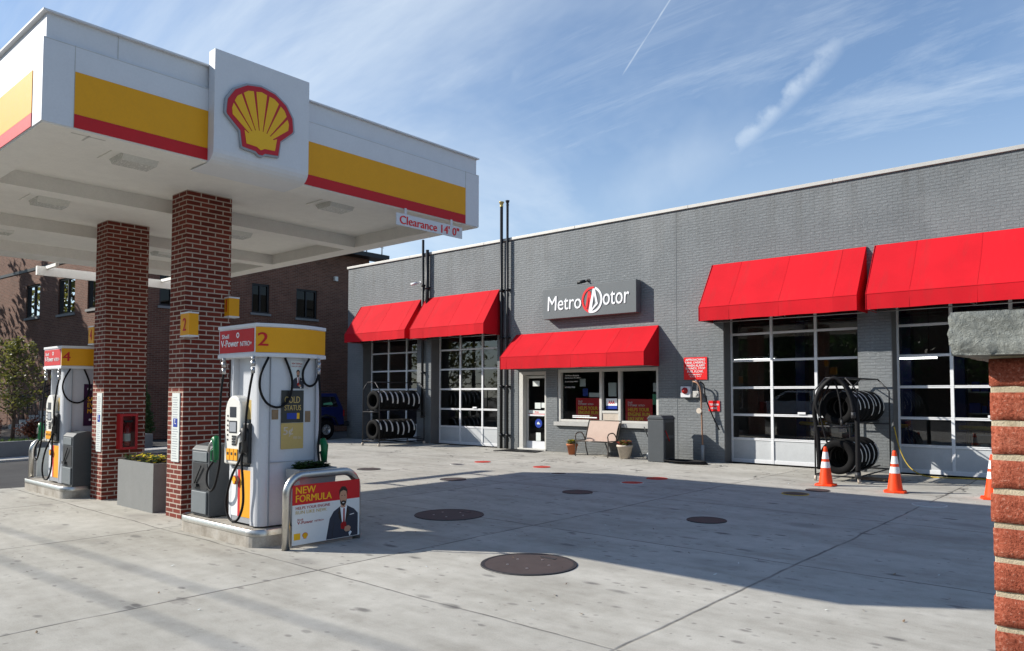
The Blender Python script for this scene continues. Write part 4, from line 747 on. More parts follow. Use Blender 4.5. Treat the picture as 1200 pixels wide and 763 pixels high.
# ------------------------------------------------------------------ islands, pumps, bins, guards
def island(x0, x1, y0, y1, lb):
    T = thing('pump_island', ((x0+x1)/2, (y0+y1)/2, 0), lb, 'island', 'raised pump islands')
    def rr_(off, rad):
        a, c, d, e = x0-off, x1+off, y0-off, y1+off; P = []
        for cx_, cy_, s in ((c-rad, e-rad, 0), (a+rad, e-rad, 90), (a+rad, d+rad, 180), (c-rad, d+rad, 270)):
            for k in range(7): t = math.radians(s+15*k); P.append((cx_+rad*math.cos(t), cy_+rad*math.sin(t)))
        return P
    make('island_slab', B().prism(rr_(0, .18), (0, 0, -.01), X_, Y_, Z_, .19), 'island', T); 
    ro, ri = rr_(.006, .186), rr_(-.02, .16); n = len(ro); vs = [(*p, .125) for p in ro]+[(*p, .187) for p in ro]+[(p[0]*.0+q[0], q[1], .196) for p, q in zip(ro, rr_(-.004, .176))]+[(*p, .196) for p in ri]+[(*p, .178) for p in ri]
    fs = [(k*n+i, k*n+(i+1) % n, (k+1)*n+(i+1) % n, (k+1)*n+i) for k in range(4) for i in range(n)]; make('steel_edging', B().add(vs, fs, True), 'steel', T, recalc=False)
island(-9.25, -7.42, 4.30, 5.60, 'raised concrete island under pump number two'); island(-15.2, -13.18, 4.30, 5.60, 'raised concrete island under pump number four')
def man(b, o, u, n, s, mats):   # flat printed figure; mats = indices skin, suit, white, red, hair
    sk, su, wh, rd, ha = mats; P = lambda pts: [(x*s, y*s) for x, y in pts]
    b.mat(su).prism(P([(-.30, 0), (-.24, .30), (-.17, .40), (-.04, .47), (.06, .47), (.20, .40), (.27, .33), (.27, .0)]), o, u, Z_, n, .0010)
    b.mat(wh).prism(P([(-.02, .22), (-.055, .45), (0, .49), (.07, .46), (.035, .22)]), o, u, Z_, n, .0014); b.mat(rd).prism(P([(.0, .20), (.0, .42), (.012, .44), (.028, .42), (.03, .22), (.015, .18)]), o, u, Z_, n, .0018)
    b.mat(ha).prism(P([(-.055, .45), (-.10, .36), (-.075, .34), (-.085, .31), (-.015, .20), (-.022, .23)]), o, u, Z_, n, .0017); b.mat(ha).prism(P([(.07, .46), (.115, .36), (.09, .34), (.10, .31), (.03, .20), (.035, .23)]), o, u, Z_, n, .0017); b.mat(ha).prism(P([(-.205, .0), (-.165, .24), (-.16, .24), (-.195, .0)]), o, u, Z_, n, .0015); b.mat(wh).prism(P([(.12, .315), (.20, .325), (.20, .335), (.12, .325)]), o, u, Z_, n, .0016)
    b.mat(sk).prism(P([(-.035, .44), (-.05, .52), (-.068, .60), (-.06, .68), (0, .715), (.05, .69), (.065, .60), (.05, .52), (.035, .44)]), o, u, Z_, n, .0020)
    b.mat(ha).prism(P([(-.074, .62), (-.074, .70), (-.03, .755), (.03, .755), (.072, .70), (.072, .62), (.052, .68), (0, .70), (-.052, .68)]), o, u, Z_, n, .0024)
    b.mat(ha).prism(P([(-.062, .57), (-.05, .50), (0, .46), (.05, .50), (.062, .57), (.04, .53), (.02, .545), (-.02, .545), (-.04, .53)]), o, u, Z_, n, .0023); b.mat(wh).prism(P([(-.02, .518), (.02, .518), (.012, .508), (-.012, .508)]), o, u, Z_, n, .0026)
    b.mat(ha).prism(P([(-.035, .615), (-.015, .615), (-.015, .625), (-.035, .625)]), o, u, Z_, n, .0026); b.mat(ha).prism(P([(.015, .615), (.035, .615), (.035, .625), (.015, .625)]), o, u, Z_, n, .0026)
    b.mat(rd).prism(P([(-.04, .13), (-.045, .20), (.0, .235), (.05, .22), (.06, .15), (.02, .115)]), o, u, Z_, n, .0030); b.mat(sk).prism(P([(.02, .10), (.03, .15), (.10, .165), (.14, .13), (.12, .08), (.05, .075)]), o, u, Z_, n, .0034); b.mat(wh).prism(P([(.10, .05), (.13, .08), (.16, .06), (.12, .0)]), o, u, Z_, n, .0030)
def make_pump(loc, num, lb, kind):
    T = thing('fuel_pump', loc, lb, 'fuel pump', 'fuel pumps under the canopy'); L = Vector(loc); X0, X1, F = -.27, .40, .385
    def A(b): b.v = [tuple(Vector(v)+L) for v in b.v]; return b
    def cowl(xa, xb, sgn):    # rounded upright end panel in plan
        P = [(xa, -.33), (xa, -.41)]; 
        for k in range(7): t = k/6*math.pi/2; P.append((xb-sgn*.10+sgn*.10*math.sin(t), -.41+.10*(1-math.cos(t))))
        P.append((xb+sgn*.022, 0))
        for k in range(6, -1, -1): t = k/6*math.pi/2; P.append((xb-sgn*.10+sgn*.10*math.sin(t), .41-.10*(1-math.cos(t))))
        P += [(xa, .41), (xa, .33)]; return P
    make('body', A(B().box(X0+.02, X1-.06, -.34, .34, 0, 1.92)), 'pump_white', T, .004)
    make('end_panel', A(B().prism(cowl(X1-.16, X1+.03, 1), (0, 0, .01), X_, Y_, Z_, 1.91)), 'pump_white', T, .003); make('end_panel', A(B().prism(cowl(X0+.10, X0-.03, -1), (0, 0, .01), X_, Y_, Z_, 1.91)), 'pump_white', T, .003)
    q = B(); q.box(X1+.0, X1+.0545, -.300, -.296, .02, 1.90).box(X1+.0, X1+.0545, .296, .300, .02, 1.90).box(X1-.05, X1+.054, -.30, .30, .715, .719); make('panel_gap', A(q), 'logo_grey', T)
    # header with bowed ends
    def hd(off): 
        P = [(-.44-off, -.45-off)]+[(.40+off, -.45-off)]
        for k in range(1, 10): t = k/10; P.append((.40+off+.13*math.sin(math.pi*t), -.45-off+t*(.90+2*off)))
        P += [(.40+off, .45+off), (-.44-off, .45+off)]
        for k in range(1, 10): t = k/10; P.append((-.44-off-.10*math.sin(math.pi*t), .45+off-t*(.90+2*off)))
        return P
    H = make('header', A(B().prism(hd(0), (0, 0, 1.93), X_, Y_, Z_, .34)), 'white', T); make('header_rim', A(B().prism(hd(.012), (0, 0, 1.905), X_, Y_, Z_, .045).prism(hd(.012), (0, 0, 2.245), X_, Y_, Z_, .04)), 'white', H, .006)
    q = B().mat(0); q.box(.385-.0, .401, -.4545, .4545, 1.955, 2.24); hp = hd(.004)[1:12]
    for s in (1, 2):
        pts = [(x+.0, y) for x, y in hp]; vs = [(x, y, z) for x, y in pts for z in (1.955, 2.24)]
    q.add(vs, [(2*i, 2*i+2, 2*i+3, 2*i+1) for i in range(len(pts)-1)], True); make('yellow_band', A(q), 'yellow', H, recalc=False)
    q = B().mat(0).box(-.42, .35, -.455, -.449, 1.965, 2.23); make('red_band', A(q), 'red', H)
    q = B(); y = -.457; text(q, 'Shell', (-.36, y, 2.135), X_, Z_, -Y_, .16, .05, .03); text(q, 'V-Power', (-.38, y, 2.035), X_, Z_, -Y_, .40, .08, .035); text(q, 'NiTRO+', (.06, y, 2.035), X_, Z_, -Y_, .25, .055, .02); q.lathe([(.018, 0), (.032, 0), (.032, .002), (.018, .002)], (.0, y-.001, 2.165), 'y', 16, False, True); make('header_lettering', A(q), 'sign_white', H)
    q = B(); P0, P1 = Vector((.404, -.45, 0)), Vector((.404+.13*math.sin(math.pi*.2)+.005, -.27, 0)); d = (P1-P0).normalized(); nn = Vector((d.y, -d.x, 0)); text(q, num, P0+d*.012+nn*.003+Z_*2.03, d, Z_, nn, .11, .15, .03); make('header_number', A(q), 'red', H)
    # front (both sides): lower door, console, holster
    for sg in (-1, 1):
        def BX(b, xa, xb, ya, yb, za, zb): ya, yb = sorted((sg*ya, sg*yb)); return b.box(xa, xb, ya, yb, za, zb)
        q = BX(B(), X0+.09, X1-.15, .34, .405, .02, .66); D = make('lower_door', A(q), 'pump_grey', T, .006)
        q = B(); BX(q.mat(0), X0+.10, X0+.24, .405, .409, .09, .62); BX(q.mat(1), X0+.24, X0+.29, .405, .410, .09, .62); BX(q.mat(2), X0+.29, X1-.16, .405, .409, .09, .62); make('door_graphics', A(q), ['sign_white', 'red', 'yellow'], D)
        q = B(); shell(q, (X0+.17+.05, -.405 if sg < 0 else .405, .50), 0, 0, .10, .10, Vector((0, sg, 0)), Vector((-sg, 0, 0))); q.v = [(v[0], v[1]*(1 if 1 else 1), v[2]) for v in q.v]; make('door_emblem', A(q), ['logo_grey', 'logo_red', 'logo_yellow'], D)
        # console bezel: arch
        P = [(-.25, .68), (.10, .68), (.125, 1.30)]+[(-.05+.175*math.cos(t), 1.30+.17*math.sin(t)) for t in [math.pi*k/10 for k in range(1, 10)]]+[(-.235, 1.30)]
        P = [(x, z) for x, z in P]; C_ = make('console', A(B().prism(P, (0, sg*.34, 0), X_, Z_, Y_*sg, .13)), 'bezel', T, .02)
        y = .470
        q = B(); BX(q.mat(0), -.12, .02, y, y+.004, 1.22, 1.34); BX(q.mat(0), -.13, .04, y, y+.004, 1.04, 1.18); BX(q.mat(1), -.115, .025, y+.004, y+.006, 1.055, 1.165); make('display', A(q), ['screen', 'logo_grey'], C_)
        q = B()
        for r in range(4):
            for c in range(3): BX(q, -.06+c*.033, -.035+c*.033, y, y+.008, .90+r*.03, .922+r*.03)
        for r in range(6): BX(q, -.175, -.155, y, y+.006, .95+r*.055, .97+r*.055)
        make('keypad', A(q), 'dark_plastic', C_)
        q = B()
        for c in range(3): BX(q, -.17+c*.085, -.10+c*.085, y, y+.012, .73, .86)
        make('grade_button', A(q), 'yellow', C_); q = B()
        for c in range(3): BX(q, -.15+c*.085, -.12+c*.085, y+.012, y+.016, .79, .82)
        make('button_mark', A(q), 'dark_plastic', C_)
        q = BX(B(), .13, .26, .34, .45, .70, 1.16); BX(q, .125, .27, .34, .37, 1.16, 1.30); make('nozzle_holster', A(q), 'dark_plastic', T, .015); q = B(); BX(q, .14, .25, .35, .40, 1.20, 1.42); make('grade_sticker', A(q), 'gold', T)
        q = B(); BX(q, X0-.05+.07, X0+.12, .36, .40, .95, 1.18); q.mat(1); BX(q, X0-.05+.07, X0+.12, .36, .402, 1.18, 1.26); make('side_sticker', A(q), ['paper', 'tail'], T)
    # hoses (front side), couplings
    def coupling(x, y):
        return B().tube([(x, y, 1.905), (x, y, 1.86)], .02, 10).tube([(x, y, 1.86), (x, y, 1.80)], .026, 10).tube([(x, y, 1.79), (x, y, 1.72)], .022, 10)
    for pts, cp in (([(.37, -.47, 1.74), (.36, -.50, 1.55), (.33, -.52, 1.25), (.28, -.50, 1.02), (.23, -.48, .93), (.19, -.50, .78), (.10, -.56, .55), (.03, -.58, .28), (.10, -.58, .10), (.24, -.56, .09), (.32, -.54, .26), (.28, -.52, .50), (.21, -.50, .72), (.20, -.48, .86)], (.37, -.47)),
                    ([(-.30, -.46, 1.74), (-.32, -.48, 1.5), (-.30, -.5, 1.15), (-.24, -.52, .75), (-.27, -.55, .47), (-.38, -.55, .36), (-.50, -.54, .42), (-.53, -.52, .58), (-.46, -.48, .70)], (-.30, -.46)),
                    ([(.50, .30, 1.74), (.52, .31, 1.5), (.54, .30, 1.1), (.54, .28, .85), (.56, .30, .60), (.54, .36, .45), (.50, .38, .62), (.48, .36, .80)], (.50, .30)),
                    ([(.47, -.34, 1.90), (.48, -.44, 1.70), (.48, -.44, 1.52), (.48, -.35, 1.38), (.48, -.20, 1.34), (.49, -.08, 1.44), (.49, -.05, 1.66), (.47, -.13, 1.90)], None),
                    ([(.50, .17, 1.90), (.50, .09, 1.76), (.50, .10, 1.63), (.50, .18, 1.58), (.50, .26, 1.62), (.5, .30, 1.72)], None)):
        Hs = make('hose', A(B().curve(pts, .014, 8, 8)), 'rubber', T)
        if cp: make('coupling', A(coupling(*cp)), 'alloy', Hs)
    def nozzle(o, m, s=1):
        o = Vector(o); q = B().mat(0); q.tube([o+Vector((-.05, 0, .12)), o+Vector((0, 0, .13)), o+Vector((.03, 0, .08)), o+Vector((.03, 0, -.12))], [.03, .045, .045, .03], 10); q.mat(0).tube([o+Vector((.0, 0, .02)), o+Vector((-.09, 0, -.02)), o+Vector((-.10, 0, -.13)), o+Vector((.02, 0, -.14))], .011, 8); q.mat(1).tube([o+Vector((-.04, 0, .12)), o+Vector((-.14, 0, .05)), o+Vector((-.17, 0, -.03))], .014, 8)
        make('nozzle', A(q), [m, 'alloy'], T)
    nozzle((.20, -.47, .95), 'dark_plastic'); nozzle((-.43, -.48, .83), 'green'); nozzle((.49, .38, .80), 'green')
    if kind == 'gold':
        y = .0; Xp = X1+.03
        def PB(b, ya, yb, za, zb, d=.0): return b.box(Xp+.019, Xp+.026+d, ya, yb, za, zb)
        q = PB(B(), -.16, .13, 1.16, 1.53); P_ = make('poster', A(q), 'ad_dark', T); q = B(); text(q, 'GOLD', (Xp+.0265, -.12, 1.385), Y_, Z_, X_, .20, .075, .02, .001); text(q, 'STATUS', (Xp+.0265, -.12, 1.30), Y_, Z_, X_, .215, .06, .02, .001); make('poster_lettering', A(q), 'gold', P_); q = B().mat(0); q.box(Xp+.0262, Xp+.028, -.09, .04, 1.20, 1.27).mat(1).box(Xp+.0262, Xp+.028, .04, .075, 1.20, 1.27); make('poster_card', A(q), ['blue', 'logo_yellow'], P_)
        q = PB(B(), -.16, .13, .86, 1.155); P_ = make('poster', A(q), 'gold', T); q = B(); text(q, '5¢', (Xp+.0265, -.13, 1.0), Y_, Z_, X_, .12, .11, .03, .001); text(q, 'PER GAL', (Xp+.0265, .0, .97), Y_, Z_, X_, .11, .03, .0, .001); make('poster_lettering', A(q), 'pot_white', P_)
        q = PB(B(), -.05, .13, 1.545, 1.87); P_ = make('poster', A(q), 'paper', T); q = B(); man(q, L*0+Vector((Xp+.0262, .05, 1.55)), Y_, X_, .29, (0, 1, 2, 3, 4)); make('poster_figure', A(q), ['skin', 'suit', 'sign_white', 'tail', 'hair'], P_); q = B(); text(q, 'NEW FORMULA', (Xp+.0265, -.035, 1.83), Y_, Z_, X_, .14, .02, .01, .001); text(q, 'RUN LIKE NEW', (Xp+.0265, -.035, 1.80), Y_, Z_, X_, .13, .016, .0, .001); make('poster_lettering', A(q), 'tail', P_)
        q = B(); q.box(Xp+.005, Xp+.012, -.27, -.19, 1.20, 1.31).box(Xp+.01, Xp+.016, .16, .23, 1.16, 1.29); make('notice_sticker', A(q), 'wood', T)
    else:
        Xp = X1+.03; q = B().box(Xp+.019, Xp+.026, -.12, .30, .95, 1.65); P_ = make('poster', A(q), 'purple', T); q = B()
        for i, (t, wd) in enumerate((('SAVE', .2), ('EVEN', .2), ('MORE', .22))): text(q, t, (Xp+.0265, -.06, 1.36-.10*i), Y_, Z_, X_, wd, .075, .025, .001)
        make('poster_lettering', A(q), 'logo_yellow', P_); q = B(); text(q, 'Fuel Rewards', (Xp+.0265, -.07, 1.55), Y_, Z_, X_, .26, .035, .01, .001); q.lathe([(.0001, 0), (.018, 0)], (Xp+.028, -.02, 1.05), 'x', 12, False).lathe([(.0001, 0), (.018, 0)], (Xp+.028, .10, 1.05), 'x', 12, False); make('poster_caption', A(q), 'sign_white', P_)
    return T
make_pump((-8.0, 4.84, .19), '2', 'fuel pump marked 2 with gold status poster, right of the front column', 'gold'); make_pump((-14.08, 4.84, .19), '4', 'fuel pump marked 4 with purple poster, left of the rear column', 'purple')
def bin_unit(x0, y0, lb):
    T = thing('service_bin', (x0, y0, .19), lb, 'bin', 'grey service bins on the pump islands'); wd, dp, h = .46, .40, .83
    for k in range(2):
        ya = y0+k*(dp+.012); P = [(0, 0), (dp, 0), (dp, h+.03), (dp*.5, h+.05), (.05, h+.02), (0, h-.03)]
        make('bin_shell', B().prism(P, (x0, ya, .19), Y_, Z_, X_, wd), 'bin', T, .012)
    make('dispenser_panel', B().box(x0+.05, x0+wd-.05, y0-.014, y0-.001, .19+.66, .19+.78), 'bin_light', T, .012); make('bin_door', B().box(x0+.04, x0+wd-.04, y0-.02, y0-.001, .19+.03, .19+.30), 'bin_light', T, .012)
    make('bin_opening', B().box(x0+.05, x0+wd-.05, y0-.006, y0+.002, .19+.32, .19+.64), 'dark_plastic', T); make('squeegee', B().tube([(x0+.12, y0-.02, .58), (x0+.30, y0-.03, .80)], .01, 6).box(x0+.08, x0+.20, y0-.04, y0-.01, .54, .58), 'dark_plastic', T)
bin_unit(-9.14, 4.42, 'grey service bin between the front column and pump two'); bin_unit(-14.08+.46+.0, 4.42, 'grey service bin between pump four and the rear column')
# U shaped guards
def guard(x, y0, y1, top, lb):
    T = thing('pump_guard', (x, (y0+y1)/2, 0), lb, 'guard rail', 'stainless guards at the island ends'); r = .20
    P = [(x, y0, 0), (x, y0, top-r)]+[(x, y0+r-r*math.cos(t), top-r+r*math.sin(t)) for t in [math.pi/2*k/8 for k in range(1, 9)]]+[(x, y1-r+r*math.sin(t), top-r+r*math.cos(t)) for t in [math.pi/2*k/8 for k in range(0, 9)]]+[(x, y1, 0)]
    make('guard_tube', B().tube(P, .045, 14), 'steel', T); return T
guard(-7.13, 4.50, 5.43, .79, 'stainless guard hoop around the advert at pump two'); guard(-15.25, 4.45, 5.38, .85, 'stainless guard hoop at the far end of pump four')
xq = -7.075
T = thing('advert_board', (xq, 4.97, .05), 'printed advert with a bearded man in a dark suit on the guard', 'advert'); ya, yb, z0, z1 = 4.54, 5.43, .045, .69
make('advert_sheet', B().mat(1).box(xq-.006, xq, ya, yb, z0, .475).mat(0).box(xq-.006, xq, ya, yb, .475, z1), ['ad_red', 'ad_white'], T)
q = B(); man(q, Vector((xq+.0005, 5.20, .05)), Y_, X_, .76, (0, 1, 2, 3, 4)); make('printed_figure', q, ['skin', 'suit', 'sign_white', 'tail', 'hair'], T)
q = B().mat(0); text(q, 'NEW', (xq+.001, 4.58, .595), Y_, Z_, X_, .25, .075, .035, .001); text(q, 'FORMULA', (xq+.001, 4.58, .505), Y_, Z_, X_, .46, .075, .035, .001); q.mat(1); text(q, 'HELPS YOUR ENGINE', (xq+.001, 4.58, .425), Y_, Z_, X_, .44, .030, .02, .001); q.mat(2); text(q, 'RUN LIKE NEW.', (xq+.001, 4.58, .375), Y_, Z_, X_, .40, .036, .02, .001); q.mat(1); text(q, 'Shell', (xq+.001, 4.60, .305), Y_, Z_, X_, .07, .02, .02, .001); text(q, 'V-Power', (xq+.001, 4.60, .265), Y_, Z_, X_, .20, .034, .03, .001); text(q, 'NiTRO+', (xq+.001, 4.82, .27), Y_, Z_, X_, .12, .02, .01, .001)
make('lettering', q, ['logo_yellow', 'tail', 'gold'], T); q = B().mat(0).box(xq, xq+.001, 4.56, 4.64, .10, .17); shell(q, (xq-.04, 4.70, .135), 0, 0, .07, .07); make('advert_emblem', q, ['logo_yellow', 'logo_red', 'logo_yellow'], T)
b = B().box(-15.30, -15.29, 4.55, 5.3, .08, .70); solo('advert_board', b, 'paper', (-15.3, 4.9, .08), 'pale advert board seen edge on behind the hoop of pump four', 'advert')
# tapered pot beside pump 2
T = thing('square_pot', (-7.34, 4.95, 0), 'tapered grey square pot of dark plants between pump two and the advert', 'plant pot')
vs = [(-7.34+sx*ax, 4.95+sy*ay, z) for ax, ay, z in ((.09, .17, .0), (.14, .25, .84), (.12, .23, .84), (.11, .22, .76)) for sx, sy in ((-1, -1), (1, -1), (1, 1), (-1, 1))]
fs = [(3, 2, 1, 0)]+[(k*4+i, k*4+(i+1) % 4, (k+1)*4+(i+1) % 4, (k+1)*4+i) for k in range(3) for i in range(4)]+[(12, 13, 14, 15)]; make('pot_body', B().add(vs, fs), 'pot', T, .004); flowers(T, -7.44, -7.24, 4.76, 5.14, .80, ['foliage', 'flowers'], [('leaf_dark', 240, .035), ('pansy_purple', 30, .025)], 8, .10)

# ------------------------------------------------------------------ wall front: bin, bench, pots, mat
T = thing('litter_bin', (-9.45, 16.6, 0), 'tall dark grey litter bin right of the bench', 'bin'); x0, x1, y0, y1 = -9.68, -9.22, 16.30, 16.86
make('bin_body', B().box(x0, x1, y0, y1, 0, 1.06), 'bin', T, .02); make('bin_lid', B().prism([(-.02, 1.06), (.48, 1.06), (.40, 1.15), (.06, 1.15)], (x0, y0-.02, 0), X_, Z_, Y_, .6), 'bin', T, .015)
make('bin_opening', B().box(x1-.004, x1+.004, y0+.08, y1-.08, .66, .98).box(x1-.004, x1+.004, y0+.08, y1-.08, .1, .58), 'dark_plastic', T); make('wiper_tool', B().tube([(x1+.02, y0+.05, .78), (x1+.03, y0+.22, .52)], .012, 6), 'tail', T); make('side_lever', B().tube([(x0-.16, y0+.1, .86), (x0-.02, y0+.1, .55)], .012, 6), 'black_metal', T)
T = thing('garden_bench', (-11.5, 16.7, 0), 'beige fabric bench with bronze metal arms below the window', 'bench'); xa, xb = -12.05, -11.0
vs = []; N_ = 10; 
for i in range(N_+1):
    t = i/N_; vs += [(xa+.05, 16.53+t*.42, .42-.03*math.sin(math.pi*t)), (xb-.05, 16.53+t*.42, .42-.03*math.sin(math.pi*t))]
make('seat', B().add(vs, [(2*i, 2*i+1, 2*i+3, 2*i+2) for i in range(N_)], True), 'bench_cloth', T); vs = []
for i in range(N_+1):
    t = i/N_; vs += [(xa+.05, 16.95+t*.20-.03*math.sin(math.pi*t), .42+t*.52), (xb-.05, 16.95+t*.20-.03*math.sin(math.pi*t), .42+t*.52)]
make('backrest', B().add(vs, [(2*i, 2*i+1, 2*i+3, 2*i+2) for i in range(N_)], True), 'bench_cloth', T)
for x in (xa, xb): make('arm_frame', B().curve([(x, 16.50, 0), (x, 16.52, .42), (x, 16.50, .56), (x, 16.60, .63), (x, 16.80, .62), (x, 16.95, .44), (x, 17.0, .2), (x, 17.08, 0)], .016, 8).tube([(x, 16.52, .42), (x, 16.96, .42), (x, 17.16, .95)], .016, 8), 'bench_metal', T)
make('cross_rail', B().tube([(xa, 16.52, .41), (xb, 16.52, .41)], .016, 8).tube([(xa, 17.16, .95), (xb, 17.16, .95)], .014, 8).tube([(xa, 16.96, .40), (xb, 16.96, .40)], .014, 8), 'bench_metal', T)
def round_pot(x, y, r0, r1, h, m, lb, fl, seed):
    T = thing('flower_pot', (x, y, 0), lb, 'plant pot', 'round pots by the bench'); make('pot_body', B().lathe([(.001, 0), (r0, 0), (r1, h-.05), (r1+.015, h-.05), (r1+.015, h), (r1-.015, h), (r1-.02, h-.05), (.001, h-.05)], (x, y, 0), 'z', 28), m, T); flowers(T, x-r1*.7, x+r1*.7, y-r1*.7, y+r1*.7, h-.03, ['foliage', 'flowers'], [('leaf', 70, .05), (fl, 40, .035)], seed, .14)
round_pot(-12.38, 16.80, .10, .15, .30, 'terracotta', 'small terracotta pot at the left arm of the bench', 'pansy_yellow', 21); round_pot(-10.55, 16.62, .13, .20, .36, 'pot_white', 'pale round pot of red flowers right of the bench', 'flower_red', 22)
T = thing('jug', (-9.98, 16.85, 0), 'small white and black jug left of the tall dark bin', 'jug'); make('jug_body', B().lathe([(.001, 0), (.08, 0), (.085, .12), (.05, .18), (.02, .2), (.02, .23), (.001, .23)], (-9.98, 16.9, 0), 'z', 16), 'pot', T); make('jug_handle', B().curve([(-9.95, 16.84, .19), (-9.88, 16.82, .17), (-9.9, 16.82, .08)], .01), 'dark_plastic', T)
solo('doormat', B().prism([(-14.95, 16.35), (-13.5, 16.55), (-13.75, 17.25), (-14.9, 17.2)], (0, 0, .002), X_, Y_, Z_, .014), 'rubber', (-14.3, 16.9, 0), 'black doormat before the glass shop door', 'mat')

# ------------------------------------------------------------------ cones
def cone(loc, lb, src=None):
    if src: T = copy_tree(src); T.location = loc; T['label'] = lb; T.rotation_euler = (0, 0, random.uniform(0, 1)); return T
    T = thing('traffic_cone', (0, 0, 0), lb, 'traffic cone', 'orange cones before the bay doors'); R0, R1 = .125, .03; rz = lambda z: R0+(R1-R0)*(z-.03)/.67
    def seg(z0, z1, e=0): return B().lathe([(rz(z0)+e, z0), (rz(z1)+e, z1)], (0, 0, 0), 'z', 28)
    b = seg(.03, .69); b.lathe([(rz(.69), .69), (.024, .715), (.001, .715)], (0, 0, 0), 'z', 28); make('cone_body', b, 'cone_orange', T)
    make('base', B().prism([(.18*math.cos(t)*(1.22 if k % 2 else 1.0), .18*math.sin(t)*(1.22 if k % 2 else 1.0)) for k, t in enumerate([math.pi/4*k for k in range(8)])], (0, 0, 0), X_, Y_, Z_, .035), 'cone_orange', T, .008)
    make('reflective_band', seg(.33, .44, .0025), 'cone_white', T); make('reflective_band', seg(.49, .62, .0025), 'cone_white', T); T.location = loc; return T
c1 = cone((-4.69, 14.23, 0), 'orange cone left of the near tyre rack, first of three from the left'); cone((-3.47, 14.03, 0), 'orange cone standing alone between the rack and the pillar', c1); cone((-2.06, 14.16, 0), 'orange cone half hidden behind the near brick pillar', c1)

# ------------------------------------------------------------------ tyres and racks
def tyre_proto(lb):
    T = thing('tyre', (0, 0, 0), lb, 'tyre', 'tyres on the two racks'); R, W = .335, .20
    prof = [(.20, -.085), (.215, -.10), (.27, -.105), (.315, -.098), (.33, -.08), (R, -.055), (R, -.032), (R-.012, -.030), (R-.012, -.024), (R, -.022), (R, -.004), (R-.012, -.003), (R-.012, .003), (R, .004), (R, .022), (R-.012, .024), (R-.012, .030), (R, .032), (R, .055), (.33, .08), (.315, .098), (.27, .105), (.215, .10), (.20, .085), (.21, .0)]
    make('tyre_body', B().lathe(prof, (0, 0, 0), 'y', 44, True, True), 'tyre', T)
    b = B(); n = 14; vs = []
    for i in range(n+1):
        a = math.radians(-30+75*i/n); 
        for h in (-.028, .028): vs.append(((R+.002)*math.cos(a), h, (R+.002)*math.sin(a)))
    make('paper_band', B().add(vs, [(2*i, 2*i+1, 2*i+3, 2*i+2) for i in range(n)], True), 'tyre_label', T, recalc=False); return T
proto = None; ordn = ['nearest', 'second', 'third', 'fourth', 'fifth', 'sixth', 'seventh', 'eighth']
def rack(x, y0, y1, wx, z1, z2, n1, n2, side, top, rot):
    global proto
    T = thing('tyre_rack', (x, (y0+y1)/2, 0), 'black tyre rack %s' % ('in front of the leftmost bay door' if side == 'left' else 'draped with thick hoses beside the third bay door'), 'rack', 'wheeled tyre racks'); f = B()
    for y in (y0, y1):
        for sx in (-1, 1): f.tube([(x+sx*wx, y, .08), (x+sx*wx, y, top-.25), (x+sx*wx*.45, y, top)], .016, 8)
        f.tube([(x-wx*.45, y, top), (x+wx*.45, y, top)], .016, 8)
        for z in (z1-.36, z2-.36): f.tube([(x-wx, y, z), (x+wx, y, z)], .016, 8)
    for z in (z1-.30, z2-.30):
        for sx in (-.55, .55): f.tube([(x+sx*.34, y0, z), (x+sx*.34, y1, z)], .018, 8)
    for sx in (-1, 1): f.tube([(x+sx*wx*.45, y0, top), (x+sx*wx*.45, y1, top)], .014, 8); f.tube([(x+sx*wx, y0, .12), (x+sx*wx, y1, .12)], .014, 8)
    make('rack_frame', f, 'rack', T)
    for y in (y0, y1):
        for sx in (-1, 1): make('castor', B().cyl((x+sx*wx-.015, y, .05), .05, .03, 'x', 16), 'pot_white', T)
    for row, (z, n) in enumerate(((z2, n2), (z1, n1))):
        for i in range(n):
            lb = '%s tyre on the %s row of the %s rack' % (ordn[i], 'upper' if row == 0 else 'lower', side)
            if proto is None: t = proto = tyre_proto(lb)
            else: t = copy_tree(proto); t['label'] = lb
            t.location = (x+random.uniform(-.012, .012), y0+.16+i*(y1-y0-.3)/(n2-1) + random.uniform(-.01, .01), z+random.uniform(-.004, .004)); t.rotation_euler = (0, random.uniform(-.55, .45)+rot, 0)
rack(-19.25, 15.2, 17.12, .42, .52, 1.46, 7, 8, 'left', 2.06, -.1); rack(-4.72, 14.95, 17.15, .40, .47, 1.42, 6, 8, 'right', 2.0, -.05)
for pts, r, lb in (([(-5.06, 15.0, .22), (-5.08, 14.98, .9), (-5.12, 14.95, 1.35), (-5.02, 14.9, 1.72), (-4.86, 14.92, 1.93), (-4.66, 14.95, 1.96), (-4.44, 14.92, 1.72), (-4.33, 14.9, 1.30), (-4.31, 14.88, .8), (-4.31, 14.86, .22)], .045, 'thick black hose looped down both sides of the rack front'),
                   ([(-4.98, 14.86, 1.25), (-5.05, 14.84, 1.5), (-4.95, 14.82, 1.78), (-4.74, 14.84, 1.99), (-4.56, 14.86, 1.90), (-4.42, 14.84, 1.62), (-4.36, 14.82, 1.35)], .035, 'shorter black hose hooked over the top of the rack front'),
                   ([(-4.86, 14.85, .75), (-4.94, 14.84, 1.1), (-4.98, 14.84, 1.45), (-4.80, 14.88, 1.88), (-4.72, 14.9, 1.94), (-4.62, 14.86, 1.6), (-4.58, 14.84, 1.2)], .018, 'thin black hose hanging across the opening of the front tyre')):
    b = B().curve(pts, r, 12, 7)
    T = thing('exhaust_hose', pts[0], lb, 'hose', 'hoses draped over the tyre rack'); make('hose_tube', b, 'rubber', T); make('hose_cuff', B().tube([Vector(pts[-1]), Vector(pts[-1])+Vector((0, 0, -.12))], r*1.25, 12), 'dark_plastic', T)
